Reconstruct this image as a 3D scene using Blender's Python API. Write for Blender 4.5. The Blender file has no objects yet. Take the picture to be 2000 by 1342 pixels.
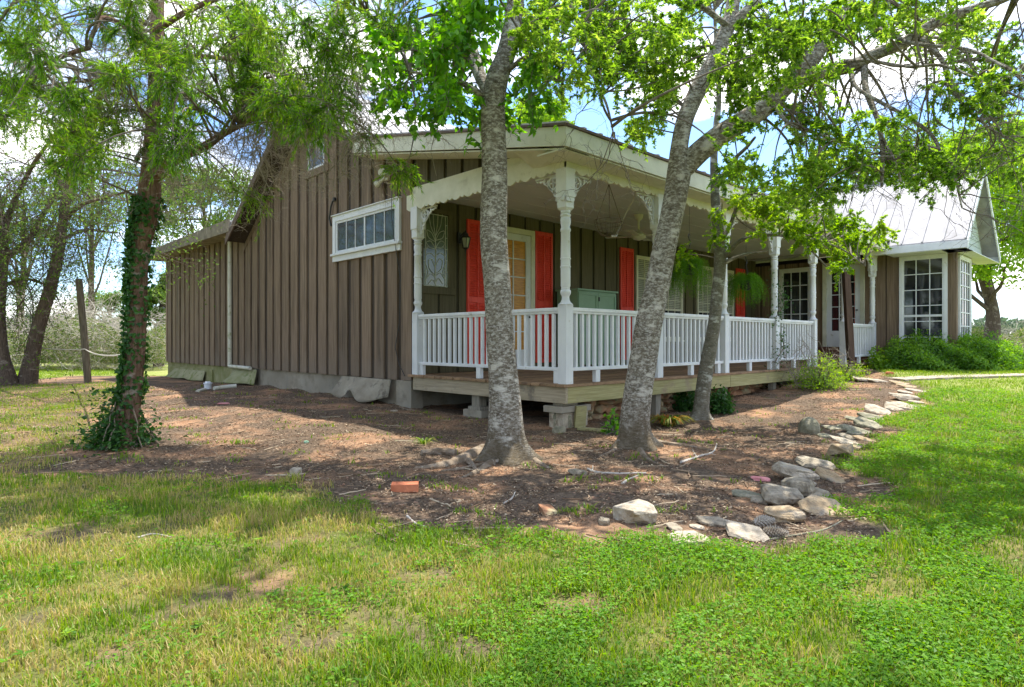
import bpy, bmesh, math, random
import numpy as np
from mathutils import Vector, Matrix, noise as mnoise
R = math.radians
rng = np.random.default_rng(7)
random.seed(7)
SC = bpy.context.scene
COL = SC.collection

# ------------------------------------------------------------------ camera
EYE = 1.07
YAW = 46.05                      # heading of the view, degrees from +X
CAM = np.array([-5.811, -5.094, EYE])
FWD = np.array([math.cos(R(YAW)), math.sin(R(YAW)), 0.0])
RGT = np.array([math.sin(R(YAW)), -math.cos(R(YAW)), 0.0])
cd = bpy.data.cameras.new('camera')
cam = bpy.data.objects.new('camera', cd); COL.objects.link(cam)
cam.location = CAM; cam.rotation_euler = (R(90), 0, R(YAW - 90))
cd.sensor_width = 36; cd.lens = 36 * 1234 / 2000; cd.shift_y = -0.002
cd.clip_start = 0.05; cd.clip_end = 3000
SC.camera = cam

# ------------------------------------------------------------------ light
SUN_TO = Vector((.35, .10, 1.0)).normalized()
sun_el = math.asin(SUN_TO.z); sun_az = math.atan2(SUN_TO.x, SUN_TO.y)
w = bpy.data.worlds.new('World'); SC.world = w; w.use_nodes = True
nt = w.node_tree; nt.nodes.clear()
def wn(t, **k):
    n = nt.nodes.new(t)
    for a, b in k.items(): setattr(n, a, b)
    return n
out = wn('ShaderNodeOutputWorld'); bg = wn('ShaderNodeBackground'); bg.inputs[1].default_value = 0.15
sky = wn('ShaderNodeTexSky', sky_type='NISHITA', sun_disc=False, sun_elevation=sun_el, sun_rotation=sun_az, air_density=1.0, dust_density=0.6, ozone_density=2.0)
tc = wn('ShaderNodeTexCoord'); mp = wn('ShaderNodeMapping'); mp.inputs['Scale'].default_value = (1, 1, 2.6)
nz = wn('ShaderNodeTexNoise'); nz.inputs['Scale'].default_value = 2.6; nz.inputs['Detail'].default_value = 9; nz.inputs['Roughness'].default_value = .58
rp = wn('ShaderNodeValToRGB'); rp.color_ramp.elements[0].position = .47; rp.color_ramp.elements[1].position = .60
mx = wn('ShaderNodeMixRGB'); mx.inputs[2].default_value = (7.3, 7.1, 6.9, 1)
tn = wn('ShaderNodeMixRGB', blend_type='MULTIPLY'); tn.inputs[0].default_value = 1; tn.inputs[2].default_value = (.70, .82, .98, 1)
L = nt.links.new
L(tc.outputs['Generated'], mp.inputs['Vector']); L(mp.outputs[0], nz.inputs['Vector']); L(nz.outputs['Fac'], rp.inputs[0])
L(rp.outputs[0], mx.inputs[0]); L(sky.outputs[0], tn.inputs[1]); L(tn.outputs[0], mx.inputs[1]); L(mx.outputs[0], bg.inputs[0]); L(bg.outputs[0], out.inputs[0])
sd = bpy.data.lights.new('sun', 'SUN'); sd.energy = 3.6; sd.angle = R(.55); sd.color = (1, .95, .86)
so = bpy.data.objects.new('sun', sd); COL.objects.link(so)
so.rotation_euler = SUN_TO.to_track_quat('Z', 'Y').to_euler()
SC.view_settings.view_transform = 'Standard'; SC.view_settings.look = 'None'
SC.view_settings.gamma = 1; SC.view_settings.use_curve_mapping = False
SC.view_settings.exposure = 1.32
SC.render.engine = 'CYCLES'
SC.cycles.max_bounces = 7; SC.cycles.diffuse_bounces = 4; SC.cycles.glossy_bounces = 2
SC.cycles.transmission_bounces = 4; SC.cycles.transparent_max_bounces = 6
SC.cycles.caustics_reflective = False; SC.cycles.caustics_refractive = False

# ------------------------------------------------------------------ helpers
def P(px, py, d):
    """point seen at (px,py) of the 2000 px wide picture at depth d metres"""
    return CAM + RGT * ((px - 1000) / 1234 * d) + FWD * d + np.array([0, 0, (667 - py) / 1234 * d])
def sm(a, b, x):
    t = np.clip((x - a) / (b - a), 0, 1); return t * t * (3 - 2 * t)
def gz(x, y):
    x = np.asarray(x, float); y = np.asarray(y, float)
    z = .40 * sm(2.0, 10.5, x) * sm(30, 12, np.abs(y)) 
    # soil heaped along the gable wall
    z = z + .10 * sm(-1.7, -.5, x) * sm(1.6, .2, x) * sm(3.0, 4.2, y) * (0.45 + .55 * np.sin(y * 2.3 + .4) ** 2) * sm(13, 9, y)
    z = z + .07 * np.exp(-((x + 2.1) / .8) ** 2) * sm(-.5, 2, y) * sm(16, 10, y)
    near = sm(18, 8, np.hypot(x + 3, y + 1))
    z = z + near * (.022 * np.sin(x * 1.9 + .7 * np.sin(y * 1.3)) * np.sin(y * 1.7 + .5) + .008 * np.sin(x * 6.1 + y * 2.3) * np.sin(y * 5.3 - x * 1.7))
    return z
def G(px, py):
    """ground point under a picture position"""
    d = 1.07 * 1234 / max(py - 667, 8)
    for _ in range(25):
        p = P(px, py, d); h = float(gz(p[0], p[1]))
        d = .5 * d + .5 * (EYE - h) * 1234 / max(py - 667, 8)
    p = P(px, py, d); p[2] = float(gz(p[0], p[1])); return p
def dep(p): return float(np.dot(np.asarray(p)[:2] - CAM[:2], FWD[:2]))

ORG = {}
def _props(o, label=None, cat=None, group=None, kind=None):
    if label: o['label'] = label
    if cat: o['category'] = cat
    if group: o['group'] = group
    if kind: o['kind'] = kind
def thing(name, label, cat, loc, group=None):
    o = bpy.data.objects.new(name, None); COL.objects.link(o); o.location = loc; o.empty_display_size = .1
    ORG[o.name] = np.array(loc, float); _props(o, label, cat, group); return o
class MB:
    def __init__(s): s.v = []; s.f = []; s.rnd = []; s.n = 0; s.anyr = False
    def add(s, v, f, rnd=None):
        v = np.asarray(v, float).reshape(-1, 3); s.v.append(v)
        if isinstance(f, np.ndarray):
            s.f.append(f + s.n); nf = len(f)
        else:
            s.f.append([[i + s.n for i in q] for q in f]); nf = len(f)
        if rnd is None: s.rnd.append(np.zeros(nf))
        else: s.rnd.append(np.broadcast_to(rnd, (nf,)).astype(float)); s.anyr = True
        s.n += len(v); return s
    def box(s, x0, x1, y0, y1, z0, z1, rnd=None):
        x0, x1 = sorted((x0, x1)); y0, y1 = sorted((y0, y1)); z0, z1 = sorted((z0, z1))
        v = [(x0,y0,z0),(x1,y0,z0),(x1,y1,z0),(x0,y1,z0),(x0,y0,z1),(x1,y0,z1),(x1,y1,z1),(x0,y1,z1)]
        return s.add(v, [(0,3,2,1),(4,5,6,7),(0,1,5,4),(1,2,6,5),(2,3,7,6),(3,0,4,7)], rnd)
    def bar(s, a, b, w, h, up=(0,0,1), rnd=None):
        a = np.array(a, float); b = np.array(b, float); t = b - a; t /= np.linalg.norm(t)
        sd_ = np.cross(t, up); sd_ /= np.linalg.norm(sd_); u = np.cross(sd_, t)
        v = [p + sd_ * i * w / 2 + u * j * h / 2 for p in (a, b) for i, j in ((-1,-1),(1,-1),(1,1),(-1,1))]
        return s.add(v, [(0,1,2,3),(7,6,5,4),(0,4,5,1),(1,5,6,2),(2,6,7,3),(3,7,4,0)], rnd)
    def extrude(s, pts, vec, rnd=None):
        pts = np.array(pts, float); n = len(pts); v = np.vstack([pts, pts + np.array(vec)])
        f = [tuple(range(n))[::-1], tuple(range(n, 2 * n))] + [(i, (i + 1) % n, n + (i + 1) % n, n + i) for i in range(n)]
        return s.add(v, f, rnd)
    def tube(s, pts, r, n=8, cap=True, rnd=None):
        pts = np.array(pts, float)[None]; r = np.broadcast_to(r, (pts.shape[1],))[None]
        return s.tubes(pts, r, n, rnd, cap)
    def tubes(s, paths, rad, n=4, rnd=None, cap=False):
        paths = np.asarray(paths, float); N, K, _ = paths.shape; rad = np.broadcast_to(rad, (N, K))
        t = np.gradient(paths, axis=1); t /= np.linalg.norm(t, axis=2, keepdims=True) + 1e-9
        mean = paths[:, -1] - paths[:, 0]; mean /= np.linalg.norm(mean, axis=1, keepdims=True) + 1e-9
        ref = np.where(np.abs(mean[:, 2:3]) > .8, np.array([[1., .13, 0]]), np.array([[.1, .05, 1.]]))[:, None, :]
        a = np.cross(t, np.broadcast_to(ref, t.shape)); a /= np.linalg.norm(a, axis=2, keepdims=True) + 1e-9
        b = np.cross(t, a)
        th = np.arange(n) * 2 * math.pi / n
        V = paths[:, :, None, :] + rad[:, :, None, None] * (a[:, :, None, :] * np.cos(th)[None, None, :, None] + b[:, :, None, :] * np.sin(th)[None, None, :, None])
        idx = np.arange(N * K * n).reshape(N, K, n); j = (np.arange(n) + 1) % n
        F = np.stack([idx[:, :-1, :], idx[:, 1:, :], idx[:, 1:, j], idx[:, :-1, j]], -1).reshape(-1, 4)
        rr = None
        if rnd is not None: rr = np.repeat(np.broadcast_to(rnd, (N,)), (K - 1) * n)
        s.add(V.reshape(-1, 3), F, rr)
        if cap:
            for q in range(N):
                o = s.n - N * K * n
                s.f.append([[int(i) + o for i in idx[q, 0, ::-1]], [int(i) + o for i in idx[q, -1]]]); s.rnd.append(np.zeros(2))
        return s
    def lathe(s, c, prof, n=16, rnd=None, cap=True):
        """prof: (z, r) upwards, c centre"""
        c = np.array(c, float); th = np.arange(n) * 2 * math.pi / n; K = len(prof)
        V = np.array([[c + np.array([r * math.cos(t), r * math.sin(t), z]) for t in th] for z, r in prof]).reshape(-1, 3)
        f = [(k * n + i, k * n + (i + 1) % n, (k + 1) * n + (i + 1) % n, (k + 1) * n + i) for k in range(K - 1) for i in range(n)]
        if cap: f += [tuple(range(n))[::-1], tuple(range((K - 1) * n, K * n))]
        return s.add(V, f, rnd)
    def leaves(s, o, d, nrm, ln, wd, rnd, fold=.25):
        """one folded diamond per leaf"""
        N = len(o); d = d / (np.linalg.norm(d, axis=1, keepdims=True) + 1e-9)
        sd_ = np.cross(d, nrm); sd_ /= np.linalg.norm(sd_, axis=1, keepdims=True) + 1e-9
        up = np.cross(sd_, d); ln = np.broadcast_to(ln, (N,))[:, None]; wd = np.broadcast_to(wd, (N,))[:, None]
        v0 = o; v2 = o + d * ln - up * ln * .12
        m = o + d * ln * .42; v1 = m - sd_ * wd * .5 + up * wd * fold; v3 = m + sd_ * wd * .5 + up * wd * fold
        V = np.stack([v0, v1, v2, v3], 1).reshape(-1, 3)
        return s.add(V, np.arange(N * 4).reshape(N, 4), rnd)
    def mesh(s, name, org, smooth=False):
        V = np.vstack(s.v) - org; me = bpy.data.meshes.new(name)
        sizes = []; loops = []
        for f in s.f:
            if isinstance(f, np.ndarray): sizes.append(np.full(len(f), f.shape[1])); loops.append(f.reshape(-1))
            else: sizes.append(np.array([len(q) for q in f])); loops.append(np.array([i for q in f for i in q]))
        sizes = np.concatenate(sizes).astype(np.int32); loops = np.concatenate(loops).astype(np.int32)
        me.vertices.add(len(V)); me.vertices.foreach_set('co', V.astype(np.float32).ravel())
        me.loops.add(len(loops)); me.loops.foreach_set('vertex_index', loops)
        me.polygons.add(len(sizes)); st = np.concatenate([[0], np.cumsum(sizes)[:-1]]).astype(np.int32)
        me.polygons.foreach_set('loop_start', st); me.polygons.foreach_set('loop_total', sizes)
        me.polygons.foreach_set('use_smooth', np.full(len(sizes), bool(smooth)))
        if s.anyr:
            at = me.attributes.new('rnd', 'FLOAT', 'FACE'); at.data.foreach_set('value', np.concatenate(s.rnd).astype(np.float32))
        me.update(calc_edges=True); me.validate(); return me
    def build(s, name, mat, parent=None, smooth=False, at=None, label=None, cat=None, group=None, kind=None, bevel=0, rot=None):
        """verts in world space unless 'at' is given (then local around at)"""
        if parent is not None:
            root = parent
            while root.parent: root = root.parent
            ro = ORG[root.name]
            if at is None:
                me = s.mesh(name, ro + ORG.get('off:' + parent.name, np.zeros(3)), smooth); loc = (0, 0, 0)
            else:
                me = s.mesh(name, np.zeros(3), smooth); loc = np.array(at) - ro - ORG.get('off:' + parent.name, np.zeros(3))
        else:
            loc = np.zeros(3) if at is None else np.array(at, float)
            me = s.mesh(name, np.zeros(3) if at is None else np.zeros(3), smooth)
        me.materials.append(mat)
        o = bpy.data.objects.new(name, me); COL.objects.link(o); o.location = loc
        if parent is not None:
            o.parent = parent
            if at is not None: ORG['off:' + o.name] = np.array(loc) + ORG.get('off:' + parent.name, np.zeros(3))
            else: ORG['off:' + o.name] = ORG.get('off:' + parent.name, np.zeros(3))
        else: ORG[o.name] = np.array(loc, float)
        if rot: o.rotation_euler = rot
        if smooth and hasattr(me, 'set_sharp_from_angle'): me.set_sharp_from_angle(angle=R(40))
        if bevel:
            m = o.modifiers.new('bevel', 'BEVEL'); m.width = bevel; m.segments = 2; m.limit_method = 'ANGLE'
        _props(o, label, cat, group, kind); return o
    def single(s, name, mat, org, **k):
        """top-level mesh given in world space, origin placed at org"""
        for i in range(len(s.v)): s.v[i] = s.v[i] - np.array(org)
        return s.build(name, mat, None, at=org, **k)

# ------------------------------------------------------------------ materials
def mat(name, c1, c2=None, scale=8, rough=.75, bump=0., bscale=40, stretch=(1,1,1), c3=None, s3=3, p3=(.55,.65), spec=.3, detail=6, pos=(.35,.65), metal=0, bstretch=None, vary=0, c3st=False, splash=None):
    m = bpy.data.materials.new(name); m.use_nodes = True; t = m.node_tree; N = t.nodes; K = t.links.new
    b = N['Principled BSDF']; b.inputs['Roughness'].default_value = rough; b.inputs['Specular IOR Level'].default_value = spec; b.inputs['Metallic'].default_value = metal
    tc_ = N.new('ShaderNodeTexCoord'); mp_ = N.new('ShaderNodeMapping'); mp_.inputs['Scale'].default_value = stretch; K(tc_.outputs['Object'], mp_.inputs[0])
    colr = None
    if c2 is None: b.inputs['Base Color'].default_value = (*c1, 1)
    else:
        n = N.new('ShaderNodeTexNoise'); n.inputs['Scale'].default_value = scale; n.inputs['Detail'].default_value = detail; n.inputs['Roughness'].default_value = .6; K(mp_.outputs[0], n.inputs[0])
        r = N.new('ShaderNodeValToRGB'); e = r.color_ramp.elements; e[0].position, e[1].position = pos; e[0].color = (*c1, 1); e[1].color = (*c2, 1); K(n.outputs['Fac'], r.inputs[0]); colr = r.outputs[0]
        if c3:
            n3 = N.new('ShaderNodeTexNoise'); n3.inputs['Scale'].default_value = s3; n3.inputs['Detail'].default_value = 8; n3.inputs['Roughness'].default_value = .65; K(mp_.outputs[0] if c3st else tc_.outputs['Object'], n3.inputs[0])
            r3 = N.new('ShaderNodeValToRGB'); r3.color_ramp.elements[0].position, r3.color_ramp.elements[1].position = p3; K(n3.outputs['Fac'], r3.inputs[0])
            mm = N.new('ShaderNodeMixRGB'); K(r3.outputs[0], mm.inputs[0]); K(colr, mm.inputs[1]); mm.inputs[2].default_value = (*c3, 1); colr = mm.outputs[0]
        if splash:
            sx = N.new('ShaderNodeSeparateXYZ'); K(tc_.outputs['Object'], sx.inputs[0]); ns_ = N.new('ShaderNodeTexNoise'); ns_.inputs['Scale'].default_value = 4; ns_.inputs['Detail'].default_value = 6; K(tc_.outputs['Object'], ns_.inputs[0])
            ma = N.new('ShaderNodeMath'); ma.operation = 'MULTIPLY_ADD'; ma.inputs[1].default_value = 1.1; K(ns_.outputs['Fac'], ma.inputs[0]); K(sx.outputs['Z'], ma.inputs[2])
            mr2 = N.new('ShaderNodeMapRange'); mr2.inputs['From Min'].default_value = 1.0; mr2.inputs['From Max'].default_value = 1.45; mr2.inputs['To Min'].default_value = .75; mr2.inputs['To Max'].default_value = 0; K(ma.outputs[0], mr2.inputs['Value'])
            ms = N.new('ShaderNodeMixRGB'); K(mr2.outputs[0], ms.inputs[0]); K(colr, ms.inputs[1]); ms.inputs[2].default_value = (*splash, 1); colr = ms.outputs[0]
        if vary:
            av = N.new('ShaderNodeAttribute'); av.attribute_name = 'rnd'; mr = N.new('ShaderNodeMapRange'); mr.inputs['To Min'].default_value = 1 - vary; mr.inputs['To Max'].default_value = 1 + vary; K(av.outputs['Fac'], mr.inputs['Value'])
            mv = N.new('ShaderNodeMixRGB'); mv.blend_type = 'MULTIPLY'; mv.inputs[0].default_value = 1; K(colr, mv.inputs[1]); K(mr.outputs[0], mv.inputs[2]); colr = mv.outputs[0]
        K(colr, b.inputs['Base Color'])
    if bump:
        mb_ = N.new('ShaderNodeMapping'); mb_.inputs['Scale'].default_value = bstretch or stretch; K(tc_.outputs['Object'], mb_.inputs[0])
        n2 = N.new('ShaderNodeTexNoise'); n2.inputs['Scale'].default_value = bscale; n2.inputs['Detail'].default_value = 6; K(mb_.outputs[0], n2.inputs[0])
        bp = N.new('ShaderNodeBump'); bp.inputs['Strength'].default_value = bump; bp.inputs['Distance'].default_value = .02 if bump < .95 else .05; K(n2.outputs['Fac'], bp.inputs['Height']); K(bp.outputs[0], b.inputs['Normal'])
    return m
def leafmat(name, cols, trans=.42, gloss=.06):
    m = bpy.data.materials.new(name); m.use_nodes = True; t = m.node_tree; N = t.nodes; K = t.links.new; N.clear()
    o = N.new('ShaderNodeOutputMaterial'); at = N.new('ShaderNodeAttribute'); at.attribute_name = 'rnd'
    r = N.new('ShaderNodeValToRGB'); e = r.color_ramp.elements
    while len(e) < len(cols): e.new(.5)
    for i, c in enumerate(cols): e[i].position = i / (len(cols) - 1); e[i].color = (*c, 1)
    K(at.outputs['Fac'], r.inputs[0])
    d = N.new('ShaderNodeBsdfDiffuse'); tr = N.new('ShaderNodeBsdfTranslucent'); g = N.new('ShaderNodeBsdfGlossy'); g.inputs['Roughness'].default_value = .45
    K(r.outputs[0], d.inputs[0])
    hs = N.new('ShaderNodeHueSaturation'); hs.inputs['Hue'].default_value = .485; hs.inputs['Saturation'].default_value = 1.1; hs.inputs['Value'].default_value = 1.7; K(r.outputs[0], hs.inputs['Color']); K(hs.outputs[0], tr.inputs[0])
    a = N.new('ShaderNodeMixShader'); a.inputs[0].default_value = trans; K(d.outputs[0], a.inputs[1]); K(tr.outputs[0], a.inputs[2])
    b = N.new('ShaderNodeMixShader'); b.inputs[0].default_value = gloss; K(a.outputs[0], b.inputs[1]); K(g.outputs[0], b.inputs[2]); K(b.outputs[0], o.inputs[0])
    return m
def rndmat(name, cols, rough=.85):
    m = bpy.data.materials.new(name); m.use_nodes = True; t = m.node_tree; N = t.nodes; K = t.links.new; b = N['Principled BSDF']; b.inputs['Roughness'].default_value = rough; b.inputs['Specular IOR Level'].default_value = .15
    at = N.new('ShaderNodeAttribute'); at.attribute_name = 'rnd'; r = N.new('ShaderNodeValToRGB'); e = r.color_ramp.elements
    while len(e) < len(cols): e.new(.5)
    for i, c in enumerate(cols): e[i].position = i / (len(cols) - 1); e[i].color = (*c, 1)
    K(at.outputs['Fac'], r.inputs[0]); K(r.outputs[0], b.inputs['Base Color']); return m

M = {}
M['siding'] = mat('brown_siding', (.155,.108,.070), (.262,.190,.130), 5, .8, .4, 22, (7,7,.30), c3=(.075,.056,.038), s3=1.1, p3=(.50,.72), vary=.13, c3st=True, splash=(.20,.155,.115))
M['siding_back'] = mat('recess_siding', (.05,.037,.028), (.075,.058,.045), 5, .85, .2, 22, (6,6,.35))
M['olive'] = mat('shaded_brown_siding', (.085,.072,.038), (.125,.108,.06), 5, .75, .2, 20, (6,6,.4), vary=.12)  # same brown siding paint, porch shade and yellow-green bounce put into the colour
M['shaded_back'] = mat('shaded_brown_recess', (.036,.031,.018), (.05,.045,.026), 5, .8)  # darker backing for it, same porch shade mixed into the brown
M['white'] = mat('white_paint', (.60,.62,.64), (.72,.74,.75), 3, .5, .12, 30, (1,1,.5), c3=(.40,.38,.31), s3=7, p3=(.60,.74))
M['oldwhite'] = mat('weathered_white_paint', (.58,.575,.44), (.68,.67,.54), 4, .6, .15, 30, (1,1,1), c3=(.36,.34,.24), s3=3, p3=(.58,.78))
M['ceiling'] = mat('ceiling_paint', (.52,.53,.52), (.58,.59,.58), 2, .6)
M['deck'] = mat('deck_boards', (.22,.13,.07), (.36,.24,.14), 9, .8, .3, 30, (1,14,14), c3=(.16,.10,.06), s3=5, vary=.2)
M['rimA'] = mat('weathered_timber', (.30,.25,.17), (.44,.37,.26), 4, .85, .4, 12, (8,.6,14), c3=(.20,.17,.13), s3=3)
M['rimB'] = mat('greenish_timber', (.29,.26,.11), (.42,.38,.19), 4, .85, .4, 12, (.6,8,14), c3=(.30,.24,.15), s3=3)
M['timber'] = mat('grey_timber', (.20,.18,.14), (.34,.31,.25), 5, .9, .4, 20, (8,8,.7))
M['brownpost'] = mat('brown_stained_timber', (.055,.032,.022), (.10,.06,.042), 5, .7, .3, 20, (8,8,.7))
M['concrete'] = mat('concrete', (.23,.20,.15), (.38,.34,.27), 4, .9, .3, 40, c3=(.16,.15,.12), s3=2, p3=(.5,.75))
M['mossy'] = mat('mossy_concrete', (.22,.22,.09), (.34,.33,.19), 3, .9, .3, 30, c3=(.16,.18,.05), s3=2, p3=(.45,.7))
M['roof'] = mat('roof_metal', (.36,.36,.37), (.50,.49,.49), 2, .55, .03, 8, spec=.5, c3=(.45,.43,.42), s3=4, p3=(.62,.8))
M['roofdark'] = mat('roof_edge', (.10,.07,.06), (.18,.13,.10), 9, .8)
M['fascia_brown'] = mat('aged_fascia', (.17,.145,.11), (.30,.26,.20), 4, .85, .3, 20, c3=(.42,.36,.27), s3=5, p3=(.6,.7))
M['red'] = mat('red_shutter_paint', (.66,.050,.032), (.80,.080,.050), 5, .5, .1, 20, (4,4,.5), c3=(.55,.12,.09), s3=5, p3=(.62,.78))
M['green'] = mat('sage_paint', (.20,.33,.22), (.24,.38,.26), 3, .5)
M['black'] = mat('black_metal', (.012,.012,.012), (.03,.03,.03), 9, .45, spec=.5)
M['wire'] = mat('rusty_wire', (.09,.07,.055), (.16,.12,.09), 12, .7)
M['pvc'] = mat('pvc_pipe', (.50,.49,.40), (.60,.59,.50), 4, .5, c3=(.33,.34,.20), s3=4)
M['glass'] = mat('window_glass', (.012,.016,.020), None, rough=.04, spec=.9)
M['glass2'] = mat('reflecting_glass', (.03,.035,.04), (.06,.065,.07), 5, rough=.06, spec=1.0)
M['blind'] = mat('blind_slats', (.30,.31,.24), (.42,.43,.34), 3, .6)
M['curtain'] = mat('amber_curtain', (.50,.22,.04), (.62,.30,.07), 4, .7)
M['rcurtain'] = mat('red_curtain', (.50,.08,.05), (.58,.12,.08), 4, .7)
M['sglass'] = mat('tinted_glass', (.05,.075,.04), (.11,.15,.09), 4, .12, spec=.7)
M['came'] = mat('lead_came', (.40,.42,.34), (.52,.54,.45), 9, .5)
M['brick'] = mat('terracotta', (.42,.13,.06), (.55,.20,.10), 8, .85, .3)
M['brickdeck'] = mat('red_brown_steps', (.12,.05,.035), (.18,.08,.055), 8, .8)
M['stone'] = mat('field_stone', (.20,.165,.115), (.46,.40,.30), 9, .95, 1.0, 14, c3=(.12,.095,.065), s3=7, p3=(.50,.66))
M['palestone'] = mat('pale_stone', (.27,.225,.165), (.56,.49,.38), 8, .95, 1.0, 14, c3=(.20,.15,.10), s3=7, p3=(.53,.68))
M['tanstone'] = mat('tan_stone', (.28,.20,.115), (.52,.40,.25), 8, .95, 1.0, 14, c3=(.20,.18,.15), s3=7, p3=(.5,.66))
M['greenstone'] = mat('greenish_slate', (.155,.15,.10), (.33,.30,.21), 10, .95, 1.0, 14, c3=(.36,.32,.24), s3=9, p3=(.56,.68))
M['rust_stone'] = mat('rust_stone', (.27,.12,.06), (.42,.24,.13), 5, .9, .5, 30, c3=(.34,.31,.18), s3=4, p3=(.48,.62))
M['pink'] = mat('pink_stone', (.60,.22,.22), (.70,.30,.30), 8, .8)
M['tarp'] = mat('grey_felt', (.21,.18,.13), (.33,.295,.225), 3, .9, .3, 30, c3=(.14,.12,.09), s3=4)
M['mosstarp'] = mat('mossy_felt', (.20,.21,.09), (.33,.32,.20), 3, .9, .3, 30, c3=(.15,.18,.05), s3=5)
def barkmat(name, base1, base2, lich, lp=(.50,.60), lscale=16, band=True, moss=None, bs=1.0, foot=None):
    m = bpy.data.materials.new(name); m.use_nodes = True; t = m.node_tree; N = t.nodes; K = t.links.new; b = N['Principled BSDF']; b.inputs['Roughness'].default_value = .9; b.inputs['Specular IOR Level'].default_value = .15
    tc_ = N.new('ShaderNodeTexCoord')
    def nz_(sc, st, det=8, ro=.65):
        mp_ = N.new('ShaderNodeMapping'); mp_.inputs['Scale'].default_value = st; K(tc_.outputs['Object'], mp_.inputs[0])
        n = N.new('ShaderNodeTexNoise'); n.inputs['Scale'].default_value = sc; n.inputs['Detail'].default_value = det; n.inputs['Roughness'].default_value = ro; K(mp_.outputs[0], n.inputs[0]); return n.outputs['Fac']
    def ramp(f, a, b_, ca=(0,0,0), cb=(1,1,1)):
        r = N.new('ShaderNodeValToRGB'); r.color_ramp.elements[0].position = a; r.color_ramp.elements[1].position = b_; r.color_ramp.elements[0].color = (*ca, 1); r.color_ramp.elements[1].color = (*cb, 1); K(f, r.inputs[0]); return r.outputs[0]
    def mix(f, a, b_):
        x = N.new('ShaderNodeMixRGB'); K(f, x.inputs[0])
        if isinstance(a, tuple): x.inputs[1].default_value = (*a, 1)
        else: K(a, x.inputs[1])
        if isinstance(b_, tuple): x.inputs[2].default_value = (*b_, 1)
        else: K(b_, x.inputs[2])
        return x.outputs[0]
    st = (1, 1, 1.9) if band else (3.2, 3.2, .45)
    c = ramp(nz_(14, st), .35, .65, base1, base2)
    c = mix(ramp(nz_(lscale * 1.6, st, 6, .75), lp[0], lp[1]), c, lich)
    c = mix(ramp(nz_(lscale * .28, (1, 1, 2.0), 5, .6), .56, .64), c, tuple(min(1, x * 1.2) for x in lich))
    if moss: c = mix(ramp(nz_(2.6, (1,1,.5), 6, .7), .54, .70, (0,0,0), (.75,.75,.75)), c, moss)
    if foot:
        sx = N.new('ShaderNodeSeparateXYZ'); K(tc_.outputs['Object'], sx.inputs[0]); ma = N.new('ShaderNodeMath'); ma.operation = 'MULTIPLY_ADD'; ma.inputs[1].default_value = 1.3; K(nz_(5, (1, 1, .6), 6, .7), ma.inputs[0]); K(sx.outputs['Z'], ma.inputs[2])
        c = mix(ramp(ma.outputs[0], .75, 1.15, (.85,.85,.85), (0,0,0)), c, foot)
    K(c, b.inputs['Base Color'])
    bp = N.new('ShaderNodeBump'); bp.inputs['Strength'].default_value = .75 * bs; bp.inputs['Distance'].default_value = .03
    K(nz_(22 if band else 14, (1, 1, 3.0) if band else (3.5, 3.5, .35), 8), bp.inputs['Height']); K(bp.outputs[0], b.inputs['Normal']); return m
M['bark'] = barkmat('lichen_bark', (.10,.080,.056), (.27,.235,.18), (.52,.49,.425), lp=(.47,.59), moss=(.17,.14,.085), bs=1.5, foot=(.13,.10,.06))
M['bark2'] = barkmat('young_bark', (.12,.11,.08), (.22,.20,.16), (.40,.40,.36), lp=(.55,.68))
M['cedarbark'] = barkmat('cedar_bark', (.12,.065,.04), (.27,.17,.12), (.32,.27,.22), lp=(.58,.75), band=False, bs=1.6)
M['darkbark'] = barkmat('dark_bark', (.075,.055,.042), (.17,.125,.095), (.24,.20,.165), lp=(.55,.75), band=False)
M['twig'] = mat('twig_bark', (.11,.09,.07), (.22,.19,.16), 9, .9)
M['deadtwig'] = mat('dead_twig', (.20,.17,.13), (.38,.33,.26), 6, .9)
M['palewood'] = mat('pale_dead_wood', (.40,.36,.30), (.56,.51,.44), 6, .9)
M['root'] = mat('root_wood', (.13,.095,.06), (.28,.22,.16), 9, .95, .8, 24, c3=(.36,.33,.28), s3=14, p3=(.56,.68))
M['cedar'] = leafmat('cedar_foliage', [(.05,.12,.018), (.10,.24,.024), (.18,.36,.034), (.28,.36,.06)], .5, .01)
M['broad'] = leafmat('broad_leaves', [(.05,.15,.018), (.09,.26,.024), (.14,.36,.03), (.20,.40,.045)], .55, .03)
M['small'] = leafmat('small_leaves', [(.06,.13,.02), (.13,.26,.028), (.22,.39,.045), (.33,.46,.08)], .55, .02)
M['lime'] = leafmat('lime_leaves', [(.10,.20,.02), (.17,.32,.028), (.24,.40,.035), (.30,.43,.05)], .55, .02)
M['fern'] = leafmat('fern_foliage', [(.07,.19,.015), (.12,.30,.022), (.19,.37,.03)], .5, .02)
M['ivy'] = leafmat('ivy_leaves', [(.018,.065,.012), (.035,.11,.018), (.06,.17,.025)], .3, .03)
M['hedge'] = leafmat('hedge_leaves', [(.06,.15,.018), (.11,.25,.026), (.17,.35,.03), (.25,.42,.04)], .5, .03)
M['bg'] = leafmat('distant_leaves', [(.06,.115,.025), (.10,.18,.035), (.15,.24,.05), (.20,.28,.07)], .45, .01)
M['bgfar'] = leafmat('far_leaves', [(.06,.10,.06), (.09,.14,.08), (.12,.17,.10)], .3, .02)
M['grass'] = leafmat('grass_blades', [(.07,.15,.014), (.115,.22,.018), (.18,.29,.025), (.31,.32,.06), (.44,.36,.15)], .42, .015)
M['clover'] = leafmat('clover_leaves', [(.06,.16,.014), (.10,.24,.02), (.15,.31,.025), (.22,.36,.04)], .45, .012)
M['litter'] = rndmat('bark_litter', [(.055,.034,.020), (.13,.080,.048), (.22,.145,.09), (.38,.28,.18), (.56,.47,.33)])

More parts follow.
